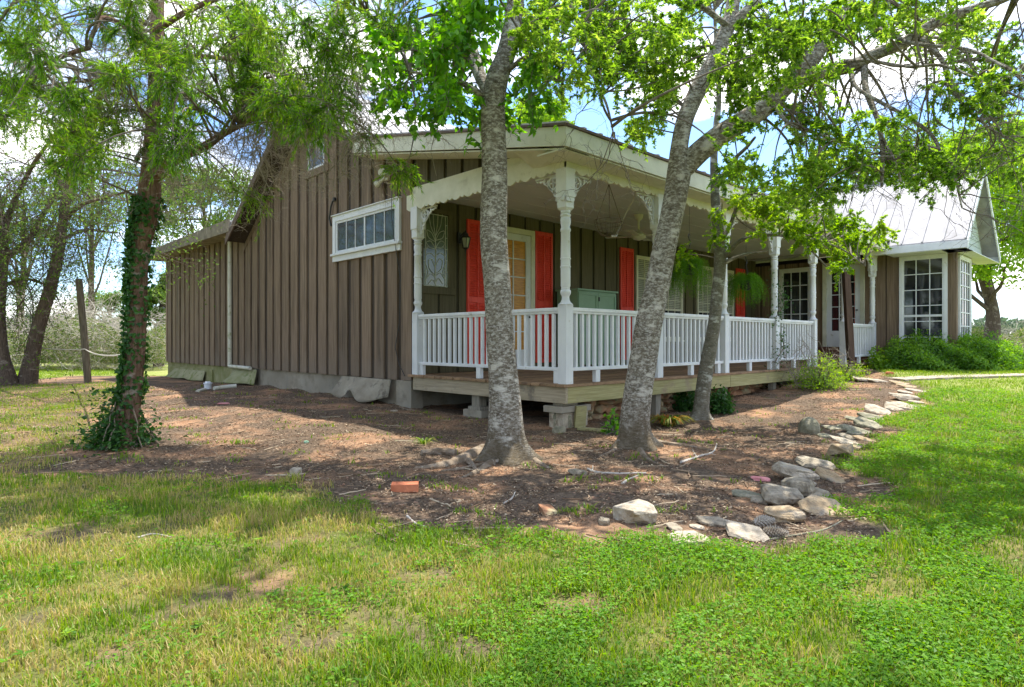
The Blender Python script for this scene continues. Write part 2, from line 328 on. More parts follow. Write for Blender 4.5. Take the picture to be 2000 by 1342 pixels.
# ground: dirt and lawn soil mixed by the painted-in lawn mask (attribute)
def groundmat():
    m = bpy.data.materials.new('ground_soil'); m.use_nodes = True; t = m.node_tree; N = t.nodes; K = t.links.new; b = N['Principled BSDF']; b.inputs['Roughness'].default_value = .95; b.inputs['Specular IOR Level'].default_value = .1
    tc_ = N.new('ShaderNodeTexCoord')
    def nz_(sc, det=8, ro=.6):
        n = N.new('ShaderNodeTexNoise'); n.inputs['Scale'].default_value = sc; n.inputs['Detail'].default_value = det; n.inputs['Roughness'].default_value = ro; K(tc_.outputs['Object'], n.inputs[0]); return n.outputs['Fac']
    def ramp(f, a, b_, ca=(0,0,0), cb=(1,1,1)):
        r = N.new('ShaderNodeValToRGB'); r.color_ramp.elements[0].position = a; r.color_ramp.elements[1].position = b_; r.color_ramp.elements[0].color = (*ca, 1); r.color_ramp.elements[1].color = (*cb, 1); K(f, r.inputs[0]); return r.outputs[0]
    def mix(f, a, b_):
        x = N.new('ShaderNodeMixRGB'); K(f, x.inputs[0]); K(a, x.inputs[1]); K(b_, x.inputs[2]); return x.outputs[0]
    dirt = mix(ramp(nz_(1.1), .40, .52), ramp(nz_(9), .3, .7, (.27,.145,.08), (.42,.26,.155)), ramp(nz_(30), .35, .65, (.07,.05,.034), (.20,.145,.10)))
    dirt = mix(ramp(nz_(70, 4), .62, .70), dirt, ramp(nz_(5), .4, .6, (.36,.27,.19), (.44,.34,.25)))
    lawn = ramp(nz_(1.6), .38, .62, (.10,.135,.03), (.22,.20,.07))
    lawn = mix(ramp(nz_(24), .5, .62), lawn, ramp(nz_(6), .3, .7, (.13,.085,.05), (.09,.12,.025)))
    far = mix(ramp(nz_(.7), .4, .6), ramp(nz_(14), .3, .7, (.17,.24,.04), (.27,.33,.07)), ramp(nz_(10), .3, .7, (.24,.26,.08), (.34,.34,.12)))
    a1 = N.new('ShaderNodeAttribute'); a1.attribute_name = 'lawn'; a2 = N.new('ShaderNodeAttribute'); a2.attribute_name = 'field'
    c = mix(a1.outputs['Fac'], dirt, lawn); c = mix(a2.outputs['Fac'], c, far); K(c, b.inputs['Base Color'])
    bp = N.new('ShaderNodeBump'); bp.inputs['Strength'].default_value = .8; bp.inputs['Distance'].default_value = .06; K(nz_(22), bp.inputs['Height']); K(bp.outputs[0], b.inputs['Normal']); return m
M['ground'] = groundmat()

# ------------------------------------------------------------------ ground
BED = [(-260,930),(60,925),(220,928),(330,922),(450,945),(560,940),(640,962),(720,985),(770,1035),(850,1042),(930,1048),(1080,1046),(1200,1056),(1300,1066),(1400,1085),(1520,1082),(1620,1052),(1680,1002),(1735,968),(1700,930),(1640,905),(1660,890),(1720,862),(1735,835),(1722,822),(1770,800),(1800,785),(1806,764),(1790,750),(1740,737),(1700,722),(1640,712)]
BEDW = [tuple(G(*q)[:2]) for q in BED] + [(9, 1.0), (3, 3.5), (.2, 4), (.2, 16.4), (-2.0, 18.5), (-9.5, 9.5)]
BEDA = np.array(BEDW)
def bed_sd(x, y):
    """signed distance to the bed outline, positive outside (on the lawn)"""
    x = np.asarray(x, float); y = np.asarray(y, float); d = np.full(x.shape, 1e9); ins = np.zeros(x.shape, bool); n = len(BEDA)
    for i in range(n):
        ax, ay = BEDA[i]; bx, by = BEDA[(i + 1) % n]; ex, ey = bx - ax, by - ay
        t = np.clip(((x - ax) * ex + (y - ay) * ey) / (ex * ex + ey * ey), 0, 1)
        d = np.minimum(d, np.hypot(x - ax - t * ex, y - ay - t * ey))
        c = ((ay > y) != (by > y)); 
        xi = (bx - ax) * (y - ay) / np.where(by == ay, 1e-9, by - ay) + ax
        ins ^= c & (x < xi)
    return np.where(ins, -d, d)
def vnoise(x, y, sc, seed=0):
    """cheap smooth noise on numpy arrays, about -1..1"""
    r = np.random.default_rng(seed); v = 0
    for k in range(7):
        a = r.uniform(0, 2 * math.pi); f = sc * r.uniform(.6, 1.8); v = v + np.sin((x * math.cos(a) + y * math.sin(a)) * f * 6.28 + r.uniform(0, 6.28))
    return v / 3.2
def poly_sd(P_, x, y):
    d = np.full(x.shape, 1e9); ins = np.zeros(x.shape, bool); n = len(P_)
    for i in range(n):
        ax, ay = P_[i]; bx, by = P_[(i + 1) % n]; ex, ey = bx - ax, by - ay; t = np.clip(((x - ax) * ex + (y - ay) * ey) / (ex * ex + ey * ey), 0, 1)
        d = np.minimum(d, np.hypot(x - ax - t * ex, y - ay - t * ey)); ins ^= ((ay > y) != (by > y)) & (x < (bx - ax) * (y - ay) / np.where(by == ay, 1e-9, by - ay) + ax)
    return np.where(ins, -d, d)
LEFT = np.array([tuple(G(*q)[:2]) for q in [(-500,752),(240,748),(285,762),(235,800),(190,850),(130,900),(60,930),(-500,960)]])
def lawn_at(x, y):
    s = bed_sd(x, y) + .16 * vnoise(x, y, .9, 3) + .09 * vnoise(x, y, 2.7, 4)
    v = sm(-.08, .10, s)
    # thin patchy turf under the big cedar on the far left
    left = sm(.15, -.35, poly_sd(LEFT, x, y) + .3 * vnoise(x, y, .8, 9))
    v = np.maximum(v, left * (.22 + .55 * sm(-.3, .5, vnoise(x, y, .9, 8))))
    # worn bare patches in the front lawn
    for cx, cy, rx in BARE:
        dd = np.hypot(x - cx, y - cy) / rx + .35 * vnoise(x, y, 2.2, 5)
        v = v * (1 - .85 * sm(1.05, .45, dd) * sm(-.9, .1, vnoise(x, y, 3.7, 6)))
    return v
BARE = []
for px, py, rr in [(130,1045,.24),(320,1190,.18),(470,1145,.26),(690,1225,.26),(60,1210,.14),(560,1060,.16),(820,1130,.14),(250,1290,.16),(900,1260,.16),(1130,1180,.12),(1720,990,.28)]:
    q = G(px, py); BARE.append((q[0], q[1], rr))

def gaxis(c, half, n, near):
    t = np.linspace(-1, 1, n); k = math.asinh(half / near); return c + near * np.sinh(t * k)
gx = gaxis(-2.0, 900, 560, 5.0); gy = gaxis(-.5, 900, 560, 5.0)
X, Y = np.meshgrid(gx, gy, indexing='ij'); Z = gz(X, Y)
Z = Z + sm(14, 9, np.hypot(X + 3, Y + 1)) * (.008 * vnoise(X, Y, 3.1, 11) + .004 * vnoise(X, Y, 8, 12))
gm = MB(); n = len(gx); idx = np.arange(n * n).reshape(n, n)
gm.add(np.stack([X, Y, Z], -1).reshape(-1, 3), np.stack([idx[:-1, :-1], idx[1:, :-1], idx[1:, 1:], idx[:-1, 1:]], -1).reshape(-1, 4))
go = gm.build('ground', M['ground'], smooth=True, kind='structure')
lw = lawn_at(X.ravel(), Y.ravel()); fd = sm(9, 14, np.hypot(X.ravel() + 5.8, Y.ravel() + 5.1)) * sm(-.1, .3, bed_sd(X.ravel(), Y.ravel()))
for nm, val in (('lawn', lw), ('field', fd)):
    a = go.data.attributes.new(nm, 'FLOAT', 'POINT'); a.data.foreach_set('value', val.astype(np.float32))
# narrow concrete walk on the right
pa = MB(); pts = []
for i in range(24):
    q = G(1745 + i * 6, 741.5) if i < 0 else None
p0 = G(1750, 742); p1 = p0 + np.array([RGT[0], RGT[1], 0]) * 9
nn = 26; vv = []
for i in range(nn):
    c = p0 + (p1 - p0) * i / (nn - 1); o_ = np.array([FWD[0], FWD[1]]) * (.30 + .04 * math.sin(i * .9))
    for s_ in (-1, 1):
        for h in (-.05, .025):
            vv.append((c[0] + s_ * o_[0], c[1] + s_ * o_[1], float(gz(c[0], c[1])) + h))
ff = []
for i in range(nn - 1):
    a = i * 4; b_ = a + 4; ff += [(a+1, b_+1, b_+3, a+3), (a, a+1, a+3+0, a+2)][:1] + [(a, b_, b_+1, a+1), (a+3, b_+3, b_+2, a+2)]
ff += [(0,1,3,2), ((nn-1)*4, (nn-1)*4+2, (nn-1)*4+3, (nn-1)*4+1)]
pa.add(vv, ff); pa.build('path', M['palestone'], kind='structure')

# ------------------------------------------------------------------ the house
E = EYE
DECK = .55; YW = 3.2; XW = 11.95          # deck top, recessed wall, wing wall
house = thing('farmhouse', 'brown board and batten farmhouse with white railed corner porch and red shutters', 'house', (0, 0, 0))
SID0 = .45                                   # bottom of the siding
RID_Y, RID_Z = 6.3, E + 4.95
def roof_main(y): return RID_Z - (.68 * (y - RID_Y) if y > RID_Y else .78 * (RID_Y - y))
def wall_top(y):
    """underside of the roofs along the gable wall"""
    if y < 4.35: return E + 2.44 + .2 * (y + .35) - .10
    if y > 9.95: return E + 2.62 + .0 * y
    return roof_main(y) - .20
def plane_box(mb, pl, c, u0, u1, z0, z1, n0, n1, rnd=None):
    """box on a wall facing -X (pl 'x', u runs along Y) or -Y (pl 'y', u runs along X); n is the distance out of the wall"""
    if pl == 'x': return mb.box(c - n1, c - n0, u0, u1, z0, z1, rnd)
    return mb.box(u0, u1, c - n1, c - n0, z0, z1, rnd)
def boards(pl, c, u0, u1, z0, topf, pitch=.40, gap=.105, proud=.032, jitter=True):
    mb = MB(); u = u0
    while u < u1 - .05:
        wd = min(pitch - gap + (random.uniform(-.025, .02) if jitter else 0), u1 - u); a, b = u, u + wd
        pr = proud + random.uniform(-.004, .006)
        ta, tb = topf(a), topf(b)
        pts = [(a, z0 + random.uniform(-.006, .006)), (b, z0 + random.uniform(-.006, .006)), (b, tb)]
        for k in (RID_Y, 4.35, 9.95):
            if pl == 'x' and a < k < b: pts.append((k, topf(k)))
        pts.append((a, ta))
        if pl == 'x': mb.extrude([(c - pr, p[0], p[1]) for p in pts], (pr + .01, 0, 0), random.random())
        else: mb.extrude([(p[0], c - pr, p[1]) for p in pts], (0, pr + .01, 0), random.random())
        u += pitch + (random.uniform(-.01, .01) if jitter else 0)
    return mb
# gable wall: backing sheet + boards
bk = MB(); ys = [YW, 4.349, 4.35, RID_Y, 9.949, 9.951, 16.15]
prof = [(0, 16.15, SID0 + .01), (0, YW, SID0 + .01)] + [(0, y, wall_top(y)) for y in ys]
bk.extrude([(0.0, a, b) for _, a, b in prof], (.12, 0, 0))
wall = bk.build('wall', M['siding_back'], house, label='brown gable end wall with vertical boards')
boards('x', 0, YW, 16.15, SID0, wall_top).build('siding_board', M['siding'], wall, bevel=.003)
# siding infill above the side beam (between beam and porch roof)
inf = MB(); inf.extrude([(.03, -.02, E + 2.25), (.03, YW, E + 2.25), (.03, YW, wall_top(YW)), (.03, -.02, wall_top(-.02))], (.05, 0, 0))
gw = inf.build('infill_wall', M['shaded_back'], house)
def itop(y): return wall_top(y)
ib = boards('x', .03, .0, YW, E + 2.26, itop, .40, .10, .03); ib.build('siding_board', M['olive'], gw, bevel=.003)
# recessed porch wall (faces -Y) and its siding
pw = MB(); pw.box(.12, XW + .0, YW, YW + .12, DECK, E + 2.36); pwall = pw.build('porch_wall', M['shaded_back'], house)
boards('y', YW, .12, XW, DECK + .005, lambda x: E + 2.34, .40, .05, .026).build('siding_board', M['olive'], pwall, bevel=.003)
# wing wall facing the viewer
ww = MB(); ww.box(XW, XW + .12, -1.63, YW, .42, E + 2.16); wwall = ww.build('wing_wall', M['siding_back'], house)
boards('x', XW, -1.63, YW, .42, lambda y: E + 2.15, .36, .04, .028).build('siding_board', M['siding'], wwall, bevel=.003)
wf = MB(); wf.box(XW, 13.52, -1.63, -1.51, .42, E + 2.16); wf.box(13.40, 13.52, -1.51, 1.0, .42, E + 2.16); wf.box(13.40, 14.9, 1.0, 1.12, .42, E + 2.2)
wf.build('wing_front_wall', M['siding'], house)
# rest of the body (unseen sides, keeps light out)
bd = MB(); bd.box(.12, 14.8, 16.03, 16.15, .3, E + 2.5); bd.box(14.7, 14.8, 1.12, 16.03, .3, E + 2.6); bd.box(.13, 14.7, YW + .12, 16.03, .40, .44)
bd.build('rear_wall', M['siding_back'], house)
# foundation
fo = MB(); fo.box(.04, .22, YW + .02, 9.6, -.3, SID0 - .003); fo.box(-.03, .20, YW + .0, YW + .42, -.3, SID0 - .006)
fo.build('foundation', M['concrete'], house)
f2 = MB(); f2.box(.03, .22, 9.6, 16.12, -.3, SID0 - .003); f2.box(-.01, .03, 12.2, 16.0, -.3, .33)
f2.build('foundation', M['mossy'], house, label='moss stained stretch of foundation')
f3 = MB(); f3.box(.22, 2.6, YW + .1, YW + .28, -.3, SID0 - .05); f3.build('foundation', M['concrete'], house)

# --- roofs
rf = MB()
def slab(mb, a, b, c, d, t):
    """roof slab: four top corners, thickness downwards"""
    mb.extrude([a, b, c, d], (0, 0, -t))
xa, xb = -.45, 13.3
slab(rf, (xa, RID_Y, RID_Z), (xb, RID_Y, RID_Z), (xb, 9.95, roof_main(9.95)), (xa, 9.95, roof_main(9.95)), .05)
slab(rf, (xa, 4.25, roof_main(4.25)), (xb, 4.25, roof_main(4.25)), (xb, RID_Y, RID_Z + .002), (xa, RID_Y, RID_Z + .002), .05)
for k in range(46):
    x = xa + .02 + k * .30
    rf.bar((x, RID_Y, RID_Z + .01), (x, 9.95, roof_main(9.95) + .01), .03, .025); rf.bar((x, RID_Y, RID_Z + .01), (x, 4.25, roof_main(4.25) + .01), .03, .025)
rf.build('roof', M['roof'], house)
pr_ = MB(); zp0, zp1 = E + 2.44, E + 2.44 + .2 * 4.62
slab(pr_, (xa, -.40, zp0 + .02), (11.6, -.40, zp0 + .02), (11.6, 4.27, zp1 + .02), (xa, 4.27, zp1 + .02), .03)
for k in range(40):
    x = xa + .03 + k * .305; pr_.bar((x, -.41, zp0 + .03), (x, 4.27, zp1 + .03), .05, .025)
pr_.build('porch_roof', M['roof'], house, label='low pitched metal roof over the porch')
pe = MB(); pe.bar((xa - .012, -.42, zp0 - .002), (xa - .012, 4.27, zp1 - .002), .03, .03); pe.bar((xa, -.415, zp0), (11.5, -.415, zp0), .03, .03)
pe.build('drip_edge', M['roofdark'], house)
# lean-to roof
lr = MB(); slab(lr, (xa, 9.9, E + 2.80), (13, 9.9, E + 2.80), (13, 16.75, E + 2.72), (xa, 16.75, E + 2.72), .04); lr.build('lean_to_roof', M['roof'], house)
lf = MB(); lf.extrude([(xa - .03, 9.75, E + 2.50), (xa - .03, 9.75, E + 2.79), (xa - .03, 16.75, E + 2.73), (xa - .03, 16.75, E + 2.52)], (.035, 0, 0))
lf.box(xa, .10, 9.9, 16.7, E + 2.53, E + 2.56); lf.box(xa, .2, 16.70, 16.74, E + 2.50, E + 2.70)
lf.build('lean_to_fascia', M['fascia_brown'], house)
# main gable rake boards and soffit (dark)
rk = MB()
def rake(mb, y0, z0, y1, z1, xo, th, depth, drop=0.0):
    mb.extrude([(xo, y0, z0 - drop), (xo, y1, z1 - drop), (xo, y1, z1 - drop - depth), (xo, y0, z0 - drop - depth)], (th, 0, 0))
rake(rk, RID_Y, RID_Z, 9.98, roof_main(9.98), xa - .02, .03, .17, .055); rake(rk, 4.3, roof_main(4.3), RID_Y, RID_Z, xa - .02, .03, .15, .055)
rk.build('rake_board', M['roofdark'], house)
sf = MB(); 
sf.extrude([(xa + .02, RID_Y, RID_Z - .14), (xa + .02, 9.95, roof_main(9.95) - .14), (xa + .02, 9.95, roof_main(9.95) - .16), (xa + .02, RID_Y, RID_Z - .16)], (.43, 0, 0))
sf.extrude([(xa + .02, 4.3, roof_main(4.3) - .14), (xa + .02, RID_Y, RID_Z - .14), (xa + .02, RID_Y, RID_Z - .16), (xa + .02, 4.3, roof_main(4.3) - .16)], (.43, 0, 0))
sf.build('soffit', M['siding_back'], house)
# trim strip where gable siding meets soffit on the left
tr = MB(); tr.extrude([(-.045, 6.4, roof_main(6.4) - .19), (-.045, 10.0, roof_main(10.0) - .19), (-.045, 10.0, roof_main(10.0) - .34), (-.045, 6.4, roof_main(6.4) - .34)], (.012, 0, 0)); tr.build('rake_trim', M['siding'], house)

# --- porch fascia, soffit, beams
fa = MB(); fx = xa - .005
fa.extrude([(fx, -.40, zp0 - .02), (fx, 4.27, zp1 - .02), (fx, 4.27, zp1 - .24), (fx, -.40, zp0 - .24)], (.03, 0, 0))
fa.extrude([(fx + .03, -.36, zp0 - .25), (fx + .03, 4.27, zp1 - .25), (fx + .03, 4.27, zp1 - .27), (fx + .03, -.36, zp0 - .27)], (.42, 0, 0))
fa.build('side_fascia', M['oldwhite'], house)
ff_ = MB(); ff_.box(xa, 11.25, -.405, -.375, zp0 - .24, zp0 - .02); ff_.box(xa + .02, 11.25, -.375, .06, zp0 - .262, zp0 - .245)
ff_.extrude([(xa + .028, -.375, zp0 - .262), (xa + .45, -.375, zp0 - .262), (xa + .45, .5, zp0 - .262), (xa + .028, .5, zp0 - .262 + .17)], (0, 0, .012))
ff_.build('front_fascia', M['oldwhite'], house)
BT, BB = E + 2.31, E + 2.07
def scallop(pl, c, u0, u1, zt, zb, th):
    pts = [(u0, zt), (u1, zt)]; u = u1; k = 0
    while u > u0 + .02:
        step = .20 if k % 2 == 0 else .085
        e = max(u0, u - step); d = .045 if k % 2 == 0 else .03
        for j in range(6):
            t = j / 5; pts.append((u + (e - u) * t, zb + .028 - d * math.sin(math.pi * t)))
        if k % 2 == 1 and e > u0 + .01: pass
        u = e; k += 1
    if pl == 'x': return MB().extrude([(c, p[0], p[1]) for p in pts], (th, 0, 0))
    return MB().extrude([(p[0], c, p[1]) for p in pts], (0, th, 0))
scallop('x', -.045, -.06, YW + .1, BT, BB, .03).build('scalloped_beam', M['oldwhite'], house, label='scalloped side beam trim')
scallop('y', -.055, -.045, 11.75, BT, BB, .03).build('scalloped_beam', M['oldwhite'], house, label='scalloped front beam trim')
bm_ = MB(); bm_.box(-.01, .10, .0, YW, BB + .05, BT + .12); bm_.box(0.1, 11.9, -.02, .09, BB + .05, BT + .0); bm_.build('porch_beam', M['oldwhite'], house)
ce = MB(); ce.box(.10, XW, .09, YW, BT - .0, BT + .04)
for k in range(7): ce.box(.10, XW, .09 + k * .45, .10 + k * .45, BT - .004, BT + .0)
ce.build('porch_ceiling', M['ceiling'], house)

# --- deck
dk = MB(); k = 0; y = -.07
while y < YW - .02:
    dk.box(-.09 + random.uniform(-.012, .008), 11.9, y, y + .135, DECK - .036, DECK + random.uniform(-.002, .002), random.random()); y += .143
deck = dk.build('porch_deck', M['deck'], house, bevel=.004)
ra = MB(); ra.box(-.05, -.005, -.05, 3.12, DECK - .235, DECK - .038); ra.build('rim_joist', M['rimA'], deck, label='weathered grey side joist', bevel=.004)
rb = MB(); rb.box(-.004, 4.1, -.05, -.005, DECK - .235, DECK - .038); rb.box(4.105, 8.0, -.052, -.007, DECK - .235, DECK - .038); rb.build('rim_joist', M['rimB'], deck, label='greenish front joist', bevel=.004)
jb = MB()
for k in range(16): jb.box(.4 + k * .5, .44 + k * .5, .0, 3.1, DECK - .21, DECK - .04)
jb.build('floor_joist', M['timber'], deck)
# piers
pi = MB(); gq = 0
pi.box(-.02, .43, .02, .25, -.2, .19); pi.box(.44, .47, .03, .24, -.2, .19)
pier = pi.build('pier', M['palestone'], house, bevel=.006, label='white block pier under the porch corner')
pc = MB(); pc.box(-.07, .50, -.0, .30, .195, .275); pc.build('cap_block', M['concrete'], pier, bevel=.006); pc = MB(); pc.box(.0, .28, .04, .2, .278, .312); pc.build('shim', M['concrete'], pier, bevel=.005)
pi = MB(); pi.box(.0, .22, 1.55, 1.95, -.2, .10); pi.build('pier', M['concrete'], house, bevel=.006, label='grey block pier behind the nearest trunk')
pi = MB(); pi.box(.02, .16, 1.62, 1.78, .15, .32); pi.box(.0, .22, 1.58, 1.84, .10, .15); pi.build('pier_block', M['timber'], house, bevel=.005)
for x in (2.0, 4.0, 5.9): 
    pi = MB(); pi.extrude([(x, .02, -.1), (x + .10, .02, -.1), (x + .14, .02, .32), (x, .02, .32)], (0, .1, 0)); pi.build('pier_post', M['timber'], house, bevel=.004)
# loose rubble foundation wall under the front of the deck
def rock_into(mb, c, s, seed, squash=1, yaw=0, tilt=0, tiltd=0, rnd=None, npt=22):
    r = np.random.default_rng(seed); b = bmesh.new()
    u = r.normal(size=(npt, 3)); u /= np.linalg.norm(u, axis=1)[:, None]; u = np.sign(u) * np.abs(u) ** squash
    u *= r.uniform(.82, 1.0, (npt, 1))
    for p in u: b.verts.new(Vector(p) * .5)
    res = bmesh.ops.convex_hull(b, input=b.verts); 
    bmesh.ops.delete(b, geom=[g for g in res['geom_interior'] if isinstance(g, bmesh.types.BMVert)] , context='VERTS')
    bmesh.ops.dissolve_limit(b, angle_limit=R(14), verts=b.verts, edges=b.edges)
    bmesh.ops.triangulate(b, faces=b.faces); b.normal_update()
    b.verts.index_update(); mtx = Matrix.Rotation(yaw, 3, 'Z') @ Matrix.Rotation(tilt, 3, 'X') @ Matrix.Rotation(tiltd, 3, 'Y')
    V = [np.array(mtx @ Vector((v.co.x * s[0], v.co.y * s[1], v.co.z * s[2]))) + np.array(c) for v in b.verts]
    mb.add(V, [[v.index for v in f.verts] for f in b.faces], rnd); b.free()
rw = MB(); q = 0
for row in range(3):
    x = .62 + row * .08
    while x < 6.2:
        s_ = random.uniform(.20, .36); rock_into(rw, (x + s_ / 2, .36 - row * .02 + random.uniform(-.03, .03), .03 + row * .105), (s_ * 1.1, .3, random.uniform(.14, .19)), 100 + q, yaw=random.uniform(-.3, .3), tilt=random.uniform(-.3, .3)); q += 1; x += s_ * .93
rwo = rw.single('rubble_wall', M['rust_stone'], (3.2, .35, 0), bevel=.012, label='low rubble wall of rust brown stones under the front of the porch', cat='stone wall')
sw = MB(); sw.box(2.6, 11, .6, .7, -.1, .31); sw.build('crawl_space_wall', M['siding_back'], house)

# --- posts
RT = E + .42                                  # top of railing
def post(x, y, base=True, pilaster=False):
    c = (0, 0, 0); mb = MB(); w_ = .066
    mb.box(-w_, w_, -w_, w_, 0, RT + .03 - DECK)
    z0 = RT + .03 - DECK; H = BB + .03 - DECK; zc = E + 1.60 - DECK
    prf = [(0, .092), (.012, .085), (.03, .062), (.06, .05), (.09, .046), (.11, .050), (.13, .062), (.155, .067), (.175, .062), (.185, .052), (.195, .058), (.205, .052)]
    a = z0 + .21; bq = zc - .20; mid = (a + bq) / 2
    full = [(z0 + z, r) for z, r in prf] + [(a + .02, .060), (mid - .13, .060), (mid - .125, .066), (mid - .11, .066), (mid - .105, .060), (mid - .03, .059), (mid - .025, .066), (mid - .01, .066), (mid - .005, .06), (bq - .06, .056), (bq - .05, .064), (bq - .03, .064), (bq, .052), (bq + .04, .062), (bq + .10, .064), (bq + .12, .054), (bq + .135, .066), (bq + .15, .066), (bq + .16, .05), (bq + .175, .062), (bq + .20, .058)]
    mb.lathe(c, full, 20)
    o = mb.build('porch_post', M['white'], house, at=(x, y, DECK), smooth=True)
    cp = MB(); t = .072; zb = zc
    v = [(-.05, -.05, zb - .0), (.05, -.05, zb), (.05, .05, zb), (-.05, .05, zb)]
    k_ = [(i * t, j * t, zb + .03) for i, j in ((-1,-1),(1,-1),(1,1),(-1,1))]
    cp.add(v + k_, [(3,2,1,0), (0,1,5,4), (1,2,6,5), (2,3,7,6), (3,0,4,7)])
    cp.box(-t, t, -t, t, zb + .0301, H + .02)
    cp.box(-t - .012, t + .012, -t - .012, t + .012, zb + .16, H + .01)
    cp.build('capital', M['white'], o, at=(x, y, DECK), bevel=.003); return o
PX = [0.03, 2.02, 4.0, 5.95, 7.80, 9.60, 11.62]
posts = [post(x, .02) for x in PX]; posts.append(post(.03, YW - .10))
# fretwork brackets
def arcstrip(mb, pl, org, su, cu, cv, r0, r1, a0, a1, th, n=14):
    ps = []
    for j in range(n + 1): 
        t = a0 + (a1 - a0) * j / n; ps.append((cu + r1 * math.cos(t), cv + r1 * math.sin(t)))
    for j in range(n, -1, -1):
        t = a0 + (a1 - a0) * j / n; ps.append((cu + r0 * math.cos(t), cv + r0 * math.sin(t)))
    strip(mb, pl, org, su, ps, th)
def strip(mb, pl, org, su, ps, th):
    n = len(ps) // 2
    for j in range(n - 1):
        q_ = [ps[j], ps[j + 1], ps[-j - 2], ps[-j - 1]]
        if pl == 'x': mb.extrude([(org[0], org[1] + su * p[0], org[2] - p[1]) for p in q_], (th, 0, 0))
        else: mb.extrude([(org[0] + su * p[0], org[1], org[2] - p[1]) for p in q_], (0, th, 0))
def bracket(pl, org, su):
    mb = MB(); th = .02; PI = math.pi
    strip(mb, pl, org, su, [(0, 0), (0, .40), (.028, .40), (.028, 0)], th)
    strip(mb, pl, org, su, [(.028, 0), (.42, 0), (.42, .022), (.028, .022)], th)
    arcstrip(mb, pl, org, su, .115, .105, .062, .088, 0, 2 * PI, th, 22)
    strip(mb, pl, org, su, [(.105, .05), (.105, .16), (.122, .16), (.122, .05)], th); strip(mb, pl, org, su, [(.07, .095), (.16, .095), (.16, .112), (.07, .112)], th)
    arcstrip(mb, pl, org, su, .065, .235, .022, .048, -PI * .6, PI * .75, th); arcstrip(mb, pl, org, su, .235, .062, .022, .048, -PI * .3, PI * 1.1, th)
    arcstrip(mb, pl, org, su, .045, .315, .008, .030, -PI * .5, PI * .5, th, 8); arcstrip(mb, pl, org, su, .32, .042, .008, .030, 0, PI, th, 8)
    arcstrip(mb, pl, org, su, .385, .035, .004, .020, 0, PI, th, 8); arcstrip(mb, pl, org, su, .035, .375, .004, .018, -PI * .5, PI * .5, th, 8)
    strip(mb, pl, org, su, [(.175, .175), (.10, .24), (.085, .22), (.16, .16)], th); strip(mb, pl, org, su, [(.175, .175), (.24, .10), (.22, .085), (.16, .16)], th)
    return mb
zt = BB + .005
bracket('x', (.02, .02 + .085, zt), 1).build('bracket', M['white'], house); bracket('x', (.02, YW - .10 - .075, zt), -1).build('bracket', M['white'], house)
for i, x in enumerate(PX):
    if i < 6: bracket('y', (x + .085, .01, zt), 1).build('bracket', M['white'], house)
    if i > 0: bracket('y', (x - .085, .01, zt), -1).build('bracket', M['white'], house)
# little number plate at the corner capital and cup hook
cpb = MB(); cpb.lathe((-.085, -.03, E + 1.70), [(0, .02), (.02, .026), (.05, .026), (.06, .015)], 12); cpb.box(-.06, .06, -.075, -.062, E + 1.70, E + 1.745); cpb.build('hook_plate', M['white'], house, smooth=True)

# --- railings
def railing(pl, c, u0, u1, feet=None, pitch=.125):
    mb = MB()
    for z0, z1, h in ((RT - .045, RT, .045), (RT - .075, RT - .0455, .03), (DECK + .155, DECK + .20, .035)):
        plane_box(mb, pl, c, u0, u1, z0, z1, -h, h)
    ns = feet if feet is not None else [u0 + .08, (u0 + u1) / 2, u1 - .08]
    for f in ns: plane_box(mb, pl, c, f - .045, f + .045, DECK, DECK + .1545, -.03, .03)
    ro = mb.build('railing', M['white'], house, bevel=.005)
    n = int(round((u1 - u0) / pitch)) - 1; st = (u1 - u0) / (n + 1); b0 = None
    for k in range(1, n + 1):
        u = u0 + k * st; at = (c, u, DECK + .2) if pl == 'x' else (u, c, DECK + .2)
        if b0 is None:
            bb = MB(); bb.box(-.019, .019, -.019, .019, .0, RT - .075 - DECK - .2); b0 = bb.build('baluster', M['white'], ro, at=at)
        else:
            c_ = b0.copy(); COL.objects.link(c_); c_.parent = ro; c_.location = (at[0] + random.uniform(-.003, .003), at[1] + random.uniform(-.003, .003), at[2]); c_.rotation_euler = (0, 0, random.uniform(-.06, .06))
    return ro
railing('x', .03, .09, YW - .16, feet=[.15, 1.62, 2.98])
for a, b in zip(PX[:4], PX[1:5]): railing('y', .02, a + .066, b - .066, feet=[a + .60 if a < 1 else (a + b) / 2 - .05, b - .2])
railing('y', .02, PX[5] + .066, PX[6] - .066)
gr = MB(); gr.box(PX[5] - .07, PX[5] + .07, -.05, .09, .42, DECK); gr.build('post_base', M['white'], house)

